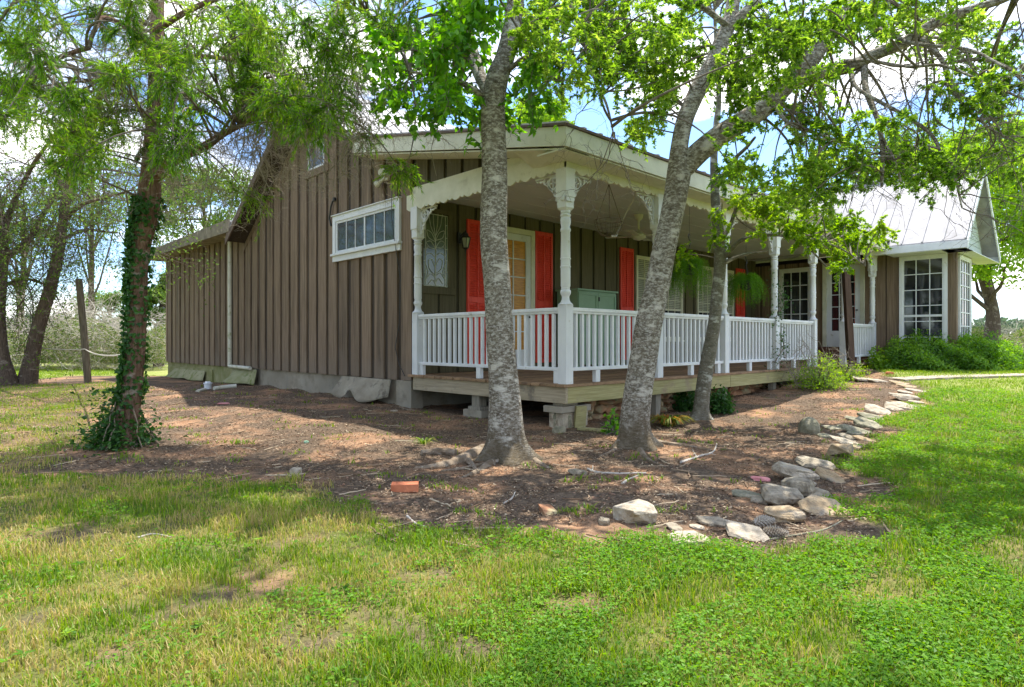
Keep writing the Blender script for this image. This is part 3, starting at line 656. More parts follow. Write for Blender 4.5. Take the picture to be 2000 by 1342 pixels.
# --- windows, doors, shutters
def window(pl, c, u0, u1, z0, z1, cols, rows, frame=.06, fw=.045, glass='glass', fm='white', sash=None, muntin=.016, sill=True, name='window', rail=None):
    fr = MB(); d = .045
    for a in ((u0, u0 + frame, z0, z1), (u1 - frame, u1, z0, z1), (u0 + frame, u1 - frame, z1 - frame, z1), (u0 + frame, u1 - frame, z0, z0 + frame)):
        plane_box(fr, pl, c, *a, .0, d)
    o = fr.build(name, M[fm], house, bevel=.003)
    g = MB(); plane_box(g, pl, c, u0 + frame, u1 - frame, z0 + frame, z1 - frame, .002, .010); g.build('pane', M[glass], o)
    m_ = MB(); iu0, iu1, iz0, iz1 = u0 + frame, u1 - frame, z0 + frame, z1 - frame
    for k in range(1, cols):
        u = iu0 + (iu1 - iu0) * k / cols; plane_box(m_, pl, c, u - muntin / 2, u + muntin / 2, iz0, iz1, .0105, .026)
    for k in range(1, rows):
        z = iz0 + (iz1 - iz0) * k / rows; plane_box(m_, pl, c, iu0, iu1, z - muntin / 2, z + muntin / 2, .0105, .028)
    if rail is not None: plane_box(m_, pl, c, iu0, iu1, rail - .025, rail + .025, .0105, .036)
    s = .03
    for a in ((iu0, iu0 + s, iz0, iz1), (iu1 - s, iu1, iz0, iz1), (iu0 + s, iu1 - s, iz1 - s, iz1), (iu0 + s, iu1 - s, iz0, iz0 + s)): plane_box(m_, pl, c, *a, .0105, .032)
    m_.build('muntins', M[fm], o)
    if sill: sl = MB(); plane_box(sl, pl, c, u0 - .02, u1 + .02, z0 - .035, z0 - .001, .0, .075); sl.build('sill', M[fm], o, bevel=.003)
    return o
SF = -.036
# long white window on the gable wall, boxed out, opening seen with a deep reveal
wb = MB(); u0, u1, z0, z1 = 3.47, 5.66, E + 1.49, E + 2.31; f = .105
for a in ((u0, u0 + f, z0 + .10, z1), (u1 - f, u1, z0 + .10, z1), (u0 + f, u1 - f, z1 - f, z1)): plane_box(wb, 'x', 0, *a, -.01, .075)
plane_box(wb, 'x', 0, u0 - .01, u1 + .01, z0 - .02, z0 + .085, -.01, .070); plane_box(wb, 'x', 0, u0 - .025, u1 + .025, z0 + .0855, z0 + .125, -.01, .11)
plane_box(wb, 'x', 0, u0 - .02, u1 + .02, z1 + .001, z1 + .02, -.01, .10)
wo = wb.build('window', M['white'], house, bevel=.004, label='long low six pane window in a wide white frame')
g = MB(); plane_box(g, 'x', 0, u0 + f, u1 - f, z0 + .125, z1 - f, .033, .040); g.build('pane', M['glass2'], wo)
m_ = MB(); a0, a1 = u0 + f + .05, u1 - f - .05; b0, b1 = z0 + .175, z1 - f - .04
for a in ((u0 + f, a0, z0 + .125, z1 - f), (a1, u1 - f, z0 + .125, z1 - f), (a0, a1, b1, z1 - f), (a0, a1, z0 + .125, b0)): plane_box(m_, 'x', 0, *a, .0405, .058)
for k in range(1, 6): 
    u = a0 + (a1 - a0) * k / 6; h = .022 if k == 3 else .009; plane_box(m_, 'x', 0, u - h, u + h, b0, b1, .0405, .052)
m_.build('muntins', M['white'], wo)
# attic window in the gable
at_ = MB(); u0, u1, z0, z1 = 5.86, 6.86, E + 3.22, E + 4.34; f = .16
for a in ((u0, u0 + f, z0 + .14, z1), (u1 - f, u1, z0 + .14, z1), (u0, u1, z1 + .001, z1 + .14), (u0 - .0, u1 + .0, z0, z0 + .139)): plane_box(at_, 'x', 0, *a, -.01, .055)
ao = at_.build('window', M['siding'], house, label='small attic window in a brown frame', bevel=.003)
g = MB(); plane_box(g, 'x', 0, u0 + f, u1 - f, z0 + .14, z1, .034, .038); g.build('pane', M['glass2'], ao)
m_ = MB(); a = (u0 + f, u1 - f, z0 + .14, z1)
for q_ in ((a[0], a[0] + .03, a[2], a[3]), (a[1] - .05, a[1], a[2], a[3]), (a[0] + .03, a[1] - .05, a[2], a[2] + .035), (a[0] + .03, a[1] - .05, (a[2] + a[3]) / 2, (a[2] + a[3]) / 2 + .04)): plane_box(m_, 'x', 0, *q_, .0385, .052)
m_.build('sash', M['white'], ao)
# stained glass panel
sg = MB(); u0, u1, z0, z1 = .17, .67, E + .90, E + 2.06; f = .05
for a in ((u0 - .07, u0, z0 - .02, z1 + .02), (u1, u1 + .09, z0 - .02, z1 + .02), (u0 - .07, u1 + .09, z1 + .021, z1 + .09), (u0 - .08, u1 + .14, z0 - .13, z0 - .021)): plane_box(sg, 'y', YW, *a, -.01, .062)
so_ = sg.build('stained_glass_window', M['olive'], house, bevel=.003)
g = MB(); plane_box(g, 'y', YW, u0, u1, z0 - .0, z1, .028, .034); g.build('pane', M['sglass'], so_)
cm = MB(); W_, H_ = u1 - u0, z1 - z0
def came(ps, r=.006):
    n = max(8, len(ps) * 5); a = np.array(ps, float); t = np.linspace(0, len(a) - 1, n); x = np.interp(t, range(len(a)), a[:, 0]); y = np.interp(t, range(len(a)), a[:, 1])
    k = np.array([.25, .5, .25]); 
    for _ in range(3): x[1:-1] = np.convolve(x, k, 'valid'); y[1:-1] = np.convolve(y, k, 'valid')
    cm.tube([(u0 + xx * W_, YW - .04, z0 + yy * H_) for xx, yy in zip(x, y)], r, 5)
for ps in ([(0,0),(1,0)], [(0,1),(1,1)], [(0,0),(0,1)], [(1,0),(1,1)], [(.10,0),(.10,1)], [(.9,0),(.9,1)], [(.5,0),(.49,.2),(.52,.45),(.48,.7)]): came(ps, .008)
for sx in (-1, 1):
    for ps in ([(0,.68),(.2,.82),(.28,1)], [(0,.68),(.08,.85),(.1,1)], [(0,.62),(.3,.66),(.38,.78),(.15,.74),(0,.62)], [(0,.52),(.25,.52),(.4,.6),(.2,.63),(0,.52)], [(0,.4),(.2,.46),(.4,.42)], [(0,.25),(.15,.38),(.3,.35),(.25,.22),(0,.15)], [(0,.12),(.2,.18),(.4,.08)], [(0,.03),(.12,.10),(.3,.02)], [(.4,.3),(.3,.2),(.35,.1)], [(.4,.5),(.3,.55)]):
        came([(.5 + sx * a * (1 if sx > 0 else .97), b + (.02 if sx > 0 else 0)) for a, b in ps])
for k in (.18, .34, .5, .66, .84): came([(0, k), (.10, k)]); came([(.9, k + .03), (1, k + .03)])
cm.build('came', M['came'], so_)
# shutters
def shutter(u0, u1, z0, z1):
    mb = MB(); s = .045; c = YW - .028; mid = z0 + (z1 - z0) * .45; um = (u0 + u1) / 2
    for a in ((u0, u0 + s, z0, z1), (u1 - s, u1, z0, z1), (u0 + s, u1 - s, z1 - .07, z1), (u0 + s, u1 - s, z0, z0 + .07), (u0 + s, u1 - s, mid - .05, mid + .05), (um - .012, um + .012, z0 + .07, mid - .05), (um - .012, um + .012, mid + .05, z1 - .07)): plane_box(mb, 'y', c, *a, 0, .035)
    plane_box(mb, 'y', c, u0 + s, u1 - s, z0 + .07, z1 - .07, 0, .008)
    o = mb.build('shutter', M['red'], house, bevel=.003)
    for za, zb in ((z0 + .08, mid - .05), (mid + .06, z1 - .07)):
        z = za; sl = MB()
        while z < zb - .02:
            for a, b in ((u0 + s, um - .012), (um + .012, u1 - s)): sl.extrude([(a, c - .010, z + .034), (a, c - .030, z + .004), (a, c - .026, z), (a, c - .006, z + .030)], (b - a, 0, 0))
            z += .042
        sl.build('louvres', M['red'], o)
    return o
ZS = E + 1.98
for a, b, zt_ in ((1.08, 1.56, E + 2.08), (2.74, 3.22, E + 2.08), (5.40, 5.89, E + 2.05), (10.72, 11.22, E + 2.02)): shutter(a, b, DECK + .12, zt_)
# front door with amber blind
def door(pl, c, u0, u1, z0, z1, cols, rows, gl, behind=None, kick=.35, label=None):
    d = MB(); f = .10
    for a in ((u0, u0 + f, z0, z1), (u1 - f, u1, z0, z1), (u0 + f, u1 - f, z1 - f, z1)): plane_box(d, pl, c, *a, 0, .06)
    o = d.build('door_frame', M['oldwhite'], house, bevel=.003)
    l = MB(); s = .12; a0, a1 = u0 + f + .004, u1 - f - .004; zz1 = z1 - f - .004
    for a in ((a0, a0 + s, z0, zz1), (a1 - s, a1, z0, zz1), (a0 + s, a1 - s, zz1 - s, zz1), (a0 + s, a1 - s, z0, z0 + kick)): plane_box(l, pl, c, *a, 0, .045)
    iu0, iu1, iz0, iz1 = a0 + s, a1 - s, z0 + kick, zz1 - s
    for k in range(1, cols): u = iu0 + (iu1 - iu0) * k / cols; plane_box(l, pl, c, u - .01, u + .01, iz0, iz1, .0145, .036)
    for k in range(1, rows): z = iz0 + (iz1 - iz0) * k / rows; plane_box(l, pl, c, iu0, iu1, z - .01, z + .01, .0145, .034)
    lf_ = l.build('door', M['white'], house, bevel=.002, label=label)
    g = MB(); plane_box(g, pl, c, iu0, iu1, iz0, iz1, .008, .013); g.build('pane', M[gl], lf_)
    kn = MB(); kn.lathe((0, 0, 0), [(-.02, .012), (-.01, .026), (.01, .026), (.02, .012)], 10)
    kp = (c - .09, a0 + .06, z0 + .95) if pl == 'x' else (a1 - .06, c - .09, z0 + .95)
    kn.build('door_knob', M['black'], lf_, at=kp, smooth=True); return lf_
M['amber'] = mat('amber_blind', (.40,.16,.015), (.66,.33,.04), 6, .35, stretch=(1,1,9), spec=.3)
door('y', YW - .03, 1.62, 2.70, DECK + .02, E + 2.06, 2, 6, 'amber', label='porch door with amber blind behind its panes')
door('x', XW - .03, .28, 1.30, DECK + .38, E + 2.08, 3, 5, 'glass', kick=.42, label='white french door above the red brown step')
# thresholds / steps below the french door
st = MB(); st.box(XW - .42, XW - .03, .10, 1.45, DECK, DECK + .18); st.box(XW - .12, XW - .03, .2, 1.40, DECK + .181, DECK + .37); st.build('door_step', M['brickdeck'], house, bevel=.006)
rc = MB()
for k in range(5): rc.box(XW - .045, XW - .041, .40 + k * .028, .418 + k * .028, DECK + .9, E + 1.9)
rc.build('red_curtain', M['rcurtain'], house)
window('x', XW - .028, 1.57, 2.47, DECK + .40, E + 2.02, 3, 5, .09, sill=True, muntin=.022)
# porch wall double windows with blinds
def blindwin(u0, u1):
    z0, z1 = DECK + .55, E + 1.93; o = window('y', YW - .028, u0, u1, z0, z1, 3, 4, .05, rail=(z0 + z1) / 2 - .22, fm='oldwhite')
    b = MB(); z = (z0 + z1) / 2 - .18
    while z < z1 - .08: plane_box(b, 'y', YW - .028, u0 + .085, u1 - .085, z, z + .034, .0102, .0104 + .001); z += .042
    b.build('blind', M['blind'], o)
for a, b in ((5.98, 6.95), (6.97, 7.93), (8.62, 9.46), (9.70, 10.55)): blindwin(a, b)
# wing bay windows
o = window('x', XW - .028, -1.50, -.50, .60 + .12, E + 2.08, 3, 6, .075, rail=E + .62, muntin=.02)
window('y', -1.63 - .02, 12.20, 13.42, .60 + .12, E + 2.06, 4, 7, .07, muntin=.022)
tw = MB(); tw.box(XW - .05, XW + .10, -1.68, -1.55, .42, E + 2.14); tw.box(13.40, 13.54, -1.68, -1.55, .42, E + 2.14); tw.build('corner_board', M['siding'], house, bevel=.003)
# --- wing roof and gable
wx0, wxp, wx1, wy = 11.28, 13.25, 15.25, -1.98; wz0 = E + 2.30; wzp = E + 4.33; sl_ = (wzp - wz0) / (wxp - wx0)
wr = MB(); slab(wr, (wx0, wy, wz0), (wxp, wy, wzp), (wxp, 8.0, wzp), (wx0, 8.0, wz0), .04); slab(wr, (wxp, wy, wzp + .002), (wx1, wy, wz0 + .002), (wx1, 8.0, wz0 + .002), (wxp, 8.0, wzp + .002), .04)
for k in range(22):
    y = wy + .02 + k * .42; wr.bar((wx0, y, wz0 + .012), (wxp, y, wzp + .012), .03, .03); wr.bar((wx1, y, wz0 + .012), (wxp, y, wzp + .012), .03, .03)
wr.bar((wxp, wy, wzp + .02), (wxp, 8, wzp + .02), .16, .03)
M['roof2'] = mat('galvanised_roof', (.27,.265,.27), (.40,.39,.40), 3, .6, .05, 8, (1,1,1), c3=(.15,.14,.14), s3=1.4, p3=(.55,.75))
wr.build('wing_roof', M['roof2'], house, label='steep pale metal roof of the right wing')
wg = MB(); t = -.05
wg.extrude([(wx0, wy - .0, wz0 - .045), (wxp, wy, wzp - .045), (wxp, wy, wzp - .20), (wx0, wy, wz0 - .20)], (0, -.03, 0)); wg.extrude([(wx1, wy, wz0 - .045), (wxp, wy, wzp - .045), (wxp, wy, wzp - .20), (wx1, wy, wz0 - .20)], (0, -.03, 0))
wg.box(wx0 - .03, wx0 - .0, wy - .03, 0.0, wz0 - .20, wz0 - .03); wg.box(wx0, XW, wy, -.38, wz0 - .215, wz0 - .20); wg.box(wx0, wx1, wy, -1.51, wz0 - .215, wz0 - .2005)
wg.box(wx1, wx1 + .03, wy - .03, 1, wz0 - .20, wz0 - .03)
wg.build('wing_fascia', M['white'], house, bevel=.003)
gs = MB(); gs.extrude([(wx0 + .15, -1.66, wz0 - .19), (wx1 - .15, -1.66, wz0 - .19), (wxp, -1.66, wzp - .2)], (0, .06, 0))
for k in range(13):
    z = wz0 - .17 + k * .155; h = (wzp - .22 - z) / (wzp - wz0); hw = (wx1 - wx0 - .3) / 2 * h
    if hw > .12: gs.box(wxp - hw, wxp + hw, -1.675, -1.661, z, z + .015)
M['palegreen'] = mat('pale_green_paint', (.40,.47,.44), (.46,.53,.50), 3, .6); gs.build('wing_gable_wall', M['palegreen'], house)
ws = MB(); ws.box(wxp - .9, wxp - .82, -2.02, -2.012, wz0 - .16, wz0 - .1); 
# --- fixtures on the house
ds = MB(); yd = 10.72; ds.tube([(-.09, yd, .50), (-.09, yd, E + 2.50)], .05, 12); ds.tube([(-.09, yd, E + 2.45), (-.2, yd, E + 2.56)], .05, 12)
dso = ds.build('downspout', M['pvc'], house, smooth=True); ds = MB(); ds.tube([(-.09, yd + .03, .50), (-.11, yd - .05, .47), (-.13, yd - 1.35, .46)], .042, 12); ds.build('outlet_pipe', M['pvc'], dso, smooth=True)
fl = MB(); fl.box(-.075, -.032, 3.80, 3.92, E + 2.66, E + 2.78); flo = fl.build('floodlight', M['oldwhite'], house)
def lamp(p, d, parent):
    d = np.array(d, float); d /= np.linalg.norm(d); mb = MB(); p = np.array(p); ps = [p + d * t for t in (0, .06, .12, .16, .20)]
    mb.tube(ps, np.array([.022, .024, .034, .056, .066]), 16); mb.build('lamp_head', M['oldwhite'], parent, smooth=True)
lamp((-.08, 3.88, E + 2.70), (-.25, .9, -.5), flo); lamp((-.08, 3.84, E + 2.72), (-.85, -.65, .1), flo)
cf = MB(); cf.tube([(-.05, 5.62, E + 2.62), (-.07, 5.66, E + 2.60), (-.075, 5.72, E + 2.50), (-.07, 5.78, E + 2.3), (-.05, 5.76, E + 2.16)], .016, 8); cf.lathe((-.06, 5.61, E + 2.60), [(0, .035), (.05, .035), (.07, .015)], 10); cf.build('conduit', M['black'], house, smooth=True)
cb = MB(); cb.tube([(-.04, 3.62, E + 2.75), (-.12, 3.61, E + 2.45), (-.13, 3.60, E + 2.0), (-.085, 3.55, E + 1.5), (-.06, 3.45, E + 1.0), (-.05, 3.5, E + .3), (-.05, 3.62, E - .1), (-.06, 3.5, E - .35), (-.05, 3.35, E - .55)], .006, 5); cb.build('cable', M['black'], house, smooth=True)
# lantern
ln = MB(); lx, lz = .93, E + 1.55
ln.box(lx - .05, lx + .05, YW - .055, YW - .026, lz + .10, lz + .28); ln.tube([(lx, YW - .05, lz + .22), (lx, YW - .15, lz + .27), (lx, YW - .19, lz + .20)], .012, 8)
ln.lathe((lx, YW - .19, lz), [(-.10, .004), (-.05, .008), (-.02, .02), (0, .05), (.005, .055), (.01, .05)], 8); ln.lathe((lx, YW - .19, lz), [(.17, .092), (.18, .085), (.21, .05), (.23, .045), (.24, .05), (.26, .02), (.30, .006)], 8)
for k in range(6):
    t = k * math.pi / 3; ln.bar((lx + .048 * math.cos(t), YW - .19 + .048 * math.sin(t), lz), (lx + .085 * math.cos(t), YW - .19 + .085 * math.sin(t), lz + .17), .009, .009)
lo = ln.build('wall_lantern', M['black'], house); lg = MB(); lg.lathe((lx, YW - .19, lz + .012), [(0, .042), (.155, .076)], 6); M['lglass'] = mat('lantern_glass', (.20,.21,.18), rough=.15, spec=.7); lg.build('lantern_glass', M['lglass'], lo)
# ceiling fan
fx_, fy_ = 3.85, 1.6
fn = MB(); fn.lathe((fx_, fy_, E), [(2.20, .03), (2.24, .075), (2.31, .085)], 16); fn.lathe((fx_, fy_, E), [(2.0, .02), (2.24, .02)], 10); fn.lathe((fx_, fy_, E), [(1.84, .02), (1.86, .09), (1.90, .13), (1.95, .13), (1.99, .08), (2.03, .03)], 20)
M['cream'] = mat('cream_enamel', (.55,.54,.42), (.60,.59,.47), 4, .4); fno = fn.build('ceiling_fan', M['cream'], house, smooth=True)
for k in range(4):
    t = R(20 + 90 * k); b = MB(); b.bar((fx_ + .12 * math.cos(t), fy_ + .12 * math.sin(t), E + 1.92), (fx_ + .62 * math.cos(t), fy_ + .62 * math.sin(t), E + 1.93), .12, .008); b.build('fan_blade', M['cream'], fno, bevel=.003)

# ------------------------------------------------------------------ vegetation helpers
def cr(ctrl, n):
    """Catmull-Rom through rows of ctrl, n samples"""
    c = np.array(ctrl, float); c = np.vstack([2 * c[0] - c[1], c, 2 * c[-1] - c[-2]]); m = len(c) - 3
    t = np.linspace(0, m - 1e-6, n); i = t.astype(int); f = (t - i)[:, None]
    a, b, d, e = c[i], c[i + 1], c[i + 2], c[i + 3]
    return .5 * (2 * b + (d - a) * f + (2 * a - 5 * b + 4 * d - e) * f ** 2 + (3 * b - a - 3 * d + e) * f ** 3)
def limb(mb, px, n=26, sides=10, seed=0, rough=.05, wob=0.0):
    """px rows: (px, py, depth, width in px); returns sampled points and radii"""
    rows = [list(P(a, b, d)) + [w_ * d / 1234 / 2] for a, b, d, w_ in px]
    return limb3(mb, rows, n, sides, seed, rough, wob)
def limb3(mb, rows, n=26, sides=10, seed=0, rough=.05, wob=0.0, lobes=None):
    s = cr(rows, n); pts, r = s[:, :3], np.maximum(s[:, 3], .003); rg = np.random.default_rng(seed + 50)
    if wob: pts = pts + np.cumsum(rg.normal(0, wob, pts.shape), 0) * np.linspace(0, 1, n)[:, None] * .3
    t = np.gradient(pts, axis=0); t /= np.linalg.norm(t, axis=1, keepdims=True)
    mean = pts[-1] - pts[0]; ref = np.array([1, .13, 0]) if abs(mean[2]) > .55 * np.linalg.norm(mean) else np.array([.1, .05, 1.])
    a = np.cross(t, ref); a /= np.linalg.norm(a, axis=1, keepdims=True); b = np.cross(t, a)
    th = np.arange(sides) * 2 * math.pi / sides; ln = np.linspace(0, 1, n)
    f = np.ones((n, sides))
    for k in range(1, 5): f += rough / k ** .5 * np.sin(k * th[None] + rg.uniform(0, 6) + ln[:, None] * rg.uniform(-9, 9)) * np.sin(ln[:, None] * rg.uniform(5, 22) + rg.uniform(0, 6))
    if lobes is not None: f += lobes(th[None], pts[:, 2][:, None])
    V = pts[:, None, :] + (r[:, None] * f)[:, :, None] * (a[:, None, :] * np.cos(th)[None, :, None] + b[:, None, :] * np.sin(th)[None, :, None])
    idx = np.arange(n * sides).reshape(n, sides); j = (np.arange(sides) + 1) % sides
    F = np.stack([idx[:-1], idx[1:], idx[1:][:, j], idx[:-1][:, j]], -1).reshape(-1, 4)
    mb.add(V.reshape(-1, 3), F); o = mb.n - n * sides
    mb.f.append([[int(q) + o for q in idx[0, ::-1]], [int(q) + o for q in idx[-1]]]); mb.rnd.append(np.zeros(2))
    return pts, r
def unit(v): return v / (np.linalg.norm(v, axis=-1, keepdims=True) + 1e-9)
KIND = {
 'broad': dict(tw=12, k=10, ln=(.04, .10), wd=.70, spread=1.1, droop=.35),
 'small': dict(tw=15, k=21, ln=(.024, .054), wd=.45, spread=1.0, droop=.25),
 'weep':  dict(tw=15, k=22, ln=(.05, .08), wd=.20, spread=.5, droop=1.2),
 'cedar': dict(tw=30, k=46, ln=(.030, .065), wd=.115, spread=.42, droop=.30),
}
def foliage(lv, tw, limbs, clumps, kind, seed=0, dens=1.0, scale=1.0, stem=True, thin=0):
    """leafy clumps (centre, radius) fed by a branchlet from the nearest limb point; twigs fan out inside each and carry leaves"""
    rg = np.random.default_rng(seed); K = KIND[kind]
    for c, r in clumps:
        if rg.uniform() < thin: continue
        c = np.array(c); d = np.linalg.norm(limbs - c, axis=1) + rg.uniform(0, .4, len(limbs)); st = limbs[np.argmin(d)]
        if stem:
            L_ = np.linalg.norm(c - st); t = np.linspace(0, 1, 9)[:, None]; mid = rg.normal(0, .10, 3) * L_ + np.array([0, 0, .12 * L_])
            path = st + (c - st) * t + mid * (4 * t * (1 - t)); tw.tubes(path[None], np.linspace(min(.016, .004 + .010 * L_), .004, 9)[None], 5)
        nt_ = max(3, int(K['tw'] * dens)); u = unit(rg.normal(size=(nt_, 3)) + np.array([0, 0, -.1])); ln = r * rg.uniform(.55, 1.15, nt_)
        s0 = c + rg.normal(0, r * .22, (nt_, 3)); t = np.linspace(0, 1, 6)
        dr = np.array([0, 0, -K['droop']]) * r
        paths = s0[:, None] + u[:, None] * ln[:, None, None] * t[None, :, None] + dr * (t ** 2)[None, :, None] + rg.normal(0, .02, (nt_, 6, 3)) * r
        tw.tubes(paths, np.linspace(.0035, .0012, 6)[None], 3)
        k = K['k']; tt = rg.uniform(.08, 1.03, (nt_, k)); i = np.clip((tt * 5).astype(int), 0, 4); f = (tt * 5 - i)[..., None]
        ar = np.arange(nt_)[:, None]; o = paths[ar, i] * (1 - f) + paths[ar, i + 1] * f; dd = unit(paths[ar, i + 1] - paths[ar, i])
        o = o.reshape(-1, 3); dd = dd.reshape(-1, 3); n = len(o)
        d_ = unit(dd + K['spread'] * rg.normal(0, .75, (n, 3)) + np.array([0, 0, -.15 * K['droop']])); nr = unit(rg.normal(0, .55, (n, 3)) + np.array([0, 0, 1]))
        L2 = rg.uniform(*K['ln'], n) * scale; rn = np.clip(.5 + rg.normal(0, .27, n) + rg.normal(0, .18), 0, 1)
        lv.leaves(o, d_, nr, L2, L2 * K['wd'], rn, .12)
        if kind == 'small':
            for sg in (-1, 1):
                sd_ = unit(np.cross(d_, nr)); lv.leaves(o + d_ * (L2 * .1)[:, None], unit(d_ * .55 + sd_ * sg), nr, L2 * .8, L2 * .8 * K['wd'], rn, .12)
def blob(px, py, rx, ry, d0, d1, n, r0, r1, rg):
    """n clumps spread through the space behind an oval of the view"""
    out_ = []
    for _ in range(n):
        a = rg.uniform(0, 6.283); q = math.sqrt(rg.uniform(0, 1)); d = rg.uniform(d0, d1)
        out_.append((P(px + rx * q * math.cos(a), py + ry * q * math.sin(a), d), rg.uniform(r0, r1)))
    return out_
def bare(tw, starts, dirs, L0, rad, seed, levels=3, kids=5, droop=.3, n0=8, spread=.9):
    """bare branching twigs, all paths of one level at once"""
    rg = np.random.default_rng(seed); s = np.array(starts, float); d = unit(np.array(dirs, float)); ends = []
    for lv_ in range(levels):
        N = len(s); ln = L0 * (.58 ** lv_) * rg.uniform(.6, 1.3, N); t = np.linspace(0, 1, n0)
        side = unit(rg.normal(size=(N, 3))) * ln[:, None] * .18
        pth = s[:, None] + d[:, None] * (ln[:, None] * t)[..., None] + side[:, None] * (np.sin(t * 3.1))[None, :, None] + np.array([0, 0, -droop]) * (ln[:, None] * t ** 2)[..., None] + rg.normal(0, .012, (N, n0, 3)) * L0
        tw.tubes(pth, (np.linspace(1, .35, n0) * rad * (.5 ** lv_))[None], 4 if lv_ else 5)
        ends.append(pth[:, -1])
        if lv_ == levels - 1: break
        i = rg.integers(2, n0, (N, kids)); ar = np.arange(N)[:, None]; ns = pth[ar, i]; nd = unit(pth[ar, i] - pth[ar, i - 1] + spread * rg.normal(0, .6, (N, kids, 3)))
        s = ns.reshape(-1, 3); d = nd.reshape(-1, 3)
    return np.vstack(ends)

# ------------------------------------------------------------------ nearest trunk: pale lichen spotted tree
rg = np.random.default_rng(21)
def flare(base, amt, h=.55, ph=0., k=5):
    def f(th, z): return amt * np.clip(1 - (z - base[2]) / h, 0, 1) ** 3 * (1 + .75 * np.cos(k * th + ph)) 
    return f
b1 = G(985, 893)
t1 = thing('shade_tree', 'pale lichen spotted tree, nearest curving trunk, standing in front of the porch side railing', 'tree', b1)
tb = MB(); D1 = 5.85
rows = [(989,905,D1,92),(988,870,D1,80),(987,820,D1,76),(983,740,D1,66),(977,660,D1,62),(972,560,D1,58),(965,470,D1,58),(965,400,D1,57),(966,330,D1,55),(963,240,D1,53),(964,195,D1,51),(972,150,D1,48),(985,115,D1+.05,42),(998,60,D1+.1,38),(1007,0,D1+.2,36),(1018,-80,D1+.4,32),(1030,-200,D1+.6,24),(1040,-330,D1+.9,14)]
rows3 = [list(P(a, b, d)) + [w_ * .90 * d / 1234 / 2] for a, b, d, w_ in rows]
p1, r1 = limb3(tb, rows3, 120, 40, 1, .022, lobes=flare(b1, .48, .40, .6, 5))
tb.build('trunk', M['bark'], t1, smooth=True)
tb = MB(); q1, _ = limb(tb, [(960,190,D1+.03,24),(938,150,D1+.2,25),(918,90,D1+.5,28),(905,40,D1+.6,30),(893,0,D1+.4,32),(880,-80,D1+.6,26),(860,-200,D1+.9,16)], 40, 16, 2, .03)
q2, _ = limb(tb, [(948,190,D1,14),(925,175,D1-.1,12),(895,160,D1-.2,10),(860,150,D1-.3,7),(800,140,D1-.4,5)], 20, 8, 3, .03)
q3, _ = limb(tb, [(990,140,D1,10),(1030,110,D1-.2,8),(1060,120,D1-.3,5)], 14, 7, 4, .03)
tb.build('branch', M['bark'], t1, smooth=True)
lim1 = np.vstack([p1[70:], q1, q2, q3])
cl = []
for px, py, rx, ry, n_ in [(800,120,60,60,9),(868,180,55,45,9),(765,180,35,35,4),(905,120,50,60,9),(925,235,25,40,5),(790,262,22,18,1),(855,60,60,50,7),(740,90,25,50,3),(1050,90,45,60,7),(1060,170,30,30,3),(945,30,50,40,5),(1000,215,30,22,3),(1000,-60,150,40,8),(850,-60,120,40,8)]:
    cl += blob(px, py, rx, ry, 4.9, 6.9, n_, .16, .28, rg)
for _ in range(14): a = rg.uniform(0, 6.28); q = rg.uniform(.3, 2.6); cl.append((np.array([b1[0] - .2 + q * math.cos(a), b1[1] + q * math.sin(a), rg.uniform(4.9, 7.2)]), rg.uniform(.35, .55)))
lv, tw = MB(), MB(); foliage(lv, tw, lim1, cl, 'broad', 5, thin=.26)
lv.build('crown', M['broad'], t1); tw.build('twigs', M['twig'], t1)
# climbing moss on its trunk + exposed roots
rt = MB()
def groundpath(pts, r0, r1, seed, mb, lift=.3, n=18, sides=9):
    """pts in px on the ground"""
    s = []
    for i, q in enumerate(pts):
        g_ = G(*q); r_ = r0 + (r1 - r0) * i / (len(pts) - 1); s.append([g_[0], g_[1], g_[2] + r_ * lift, r_])
    return limb3(mb, s, n, sides, seed, .10)
def root(tree, *a):
    m_r = MB(); groundpath(*a[:4], m_r, *a[5:]); m_r.build('root', M['root'], tree, smooth=True)
root(t1, [(945,880),(915,893),(885,905),(850,912),(810,915)], .11, .02, 5, rt, -.3)
root(t1, [(1015,885),(1035,893),(1052,905),(1075,915)], .065, .012, 6, rt, -.1)
root(t1, [(960,905),(930,922),(900,935)], .045, .01, 7, rt, -.1)

# ------------------------------------------------------------------ forked trunk
b2 = G(1240, 872); D2 = dep(b2)
t2 = thing('shade_tree', 'lichen spotted tree leaning right that forks into two heavy limbs above the porch fascia', 'tree', b2)
tb = MB()
rows = [(1243,885,D2,84),(1241,860,D2,70),(1240,820,D2,66),(1247,760,D2,62),(1257,700,D2,60),(1266,640,D2,58),(1284,560,D2,52),(1297,490,D2,50),(1312,424,D2,48),(1322,370,D2,50),(1327,330,D2,50),(1326,295,D2,38),(1336,240,D2+.05,36),(1352,200,D2+.1,36),(1372,160,D2+.15,37),(1392,125,D2+.2,36),(1408,85,D2+.3,34),(1424,45,D2+.4,31),(1432,0,D2+.5,28),(1440,-90,D2+.8,22),(1450,-220,D2+1.2,12)]
rows3 = [list(P(a, b, d)) + [w_ * .90 * d / 1234 / 2] for a, b, d, w_ in rows]
p2, r2 = limb3(tb, rows3, 120, 36, 8, .022, lobes=flare(b2, .42, .34, 2.0, 4)); tb.build('trunk', M['bark'], t2, smooth=True)
tb = MB(); br = []
def bl(rows_, n=30, s=12, seed=0, rough=.03): q, _ = limb(tb, rows_, n, s, seed, rough); br.append(q)
bl([(1322,345,D2,34),(1345,318,D2,42),(1372,292,D2-.05,42),(1410,262,D2-.1,41),(1455,235,D2-.15,40),(1497,205,D2-.2,40),(1535,165,D2-.25,39),(1566,135,D2-.3,38),(1588,112,D2-.3,34),(1610,85,D2-.3,24),(1640,40,D2-.2,18),(1680,-30,D2,14)], 60, 24, 9)
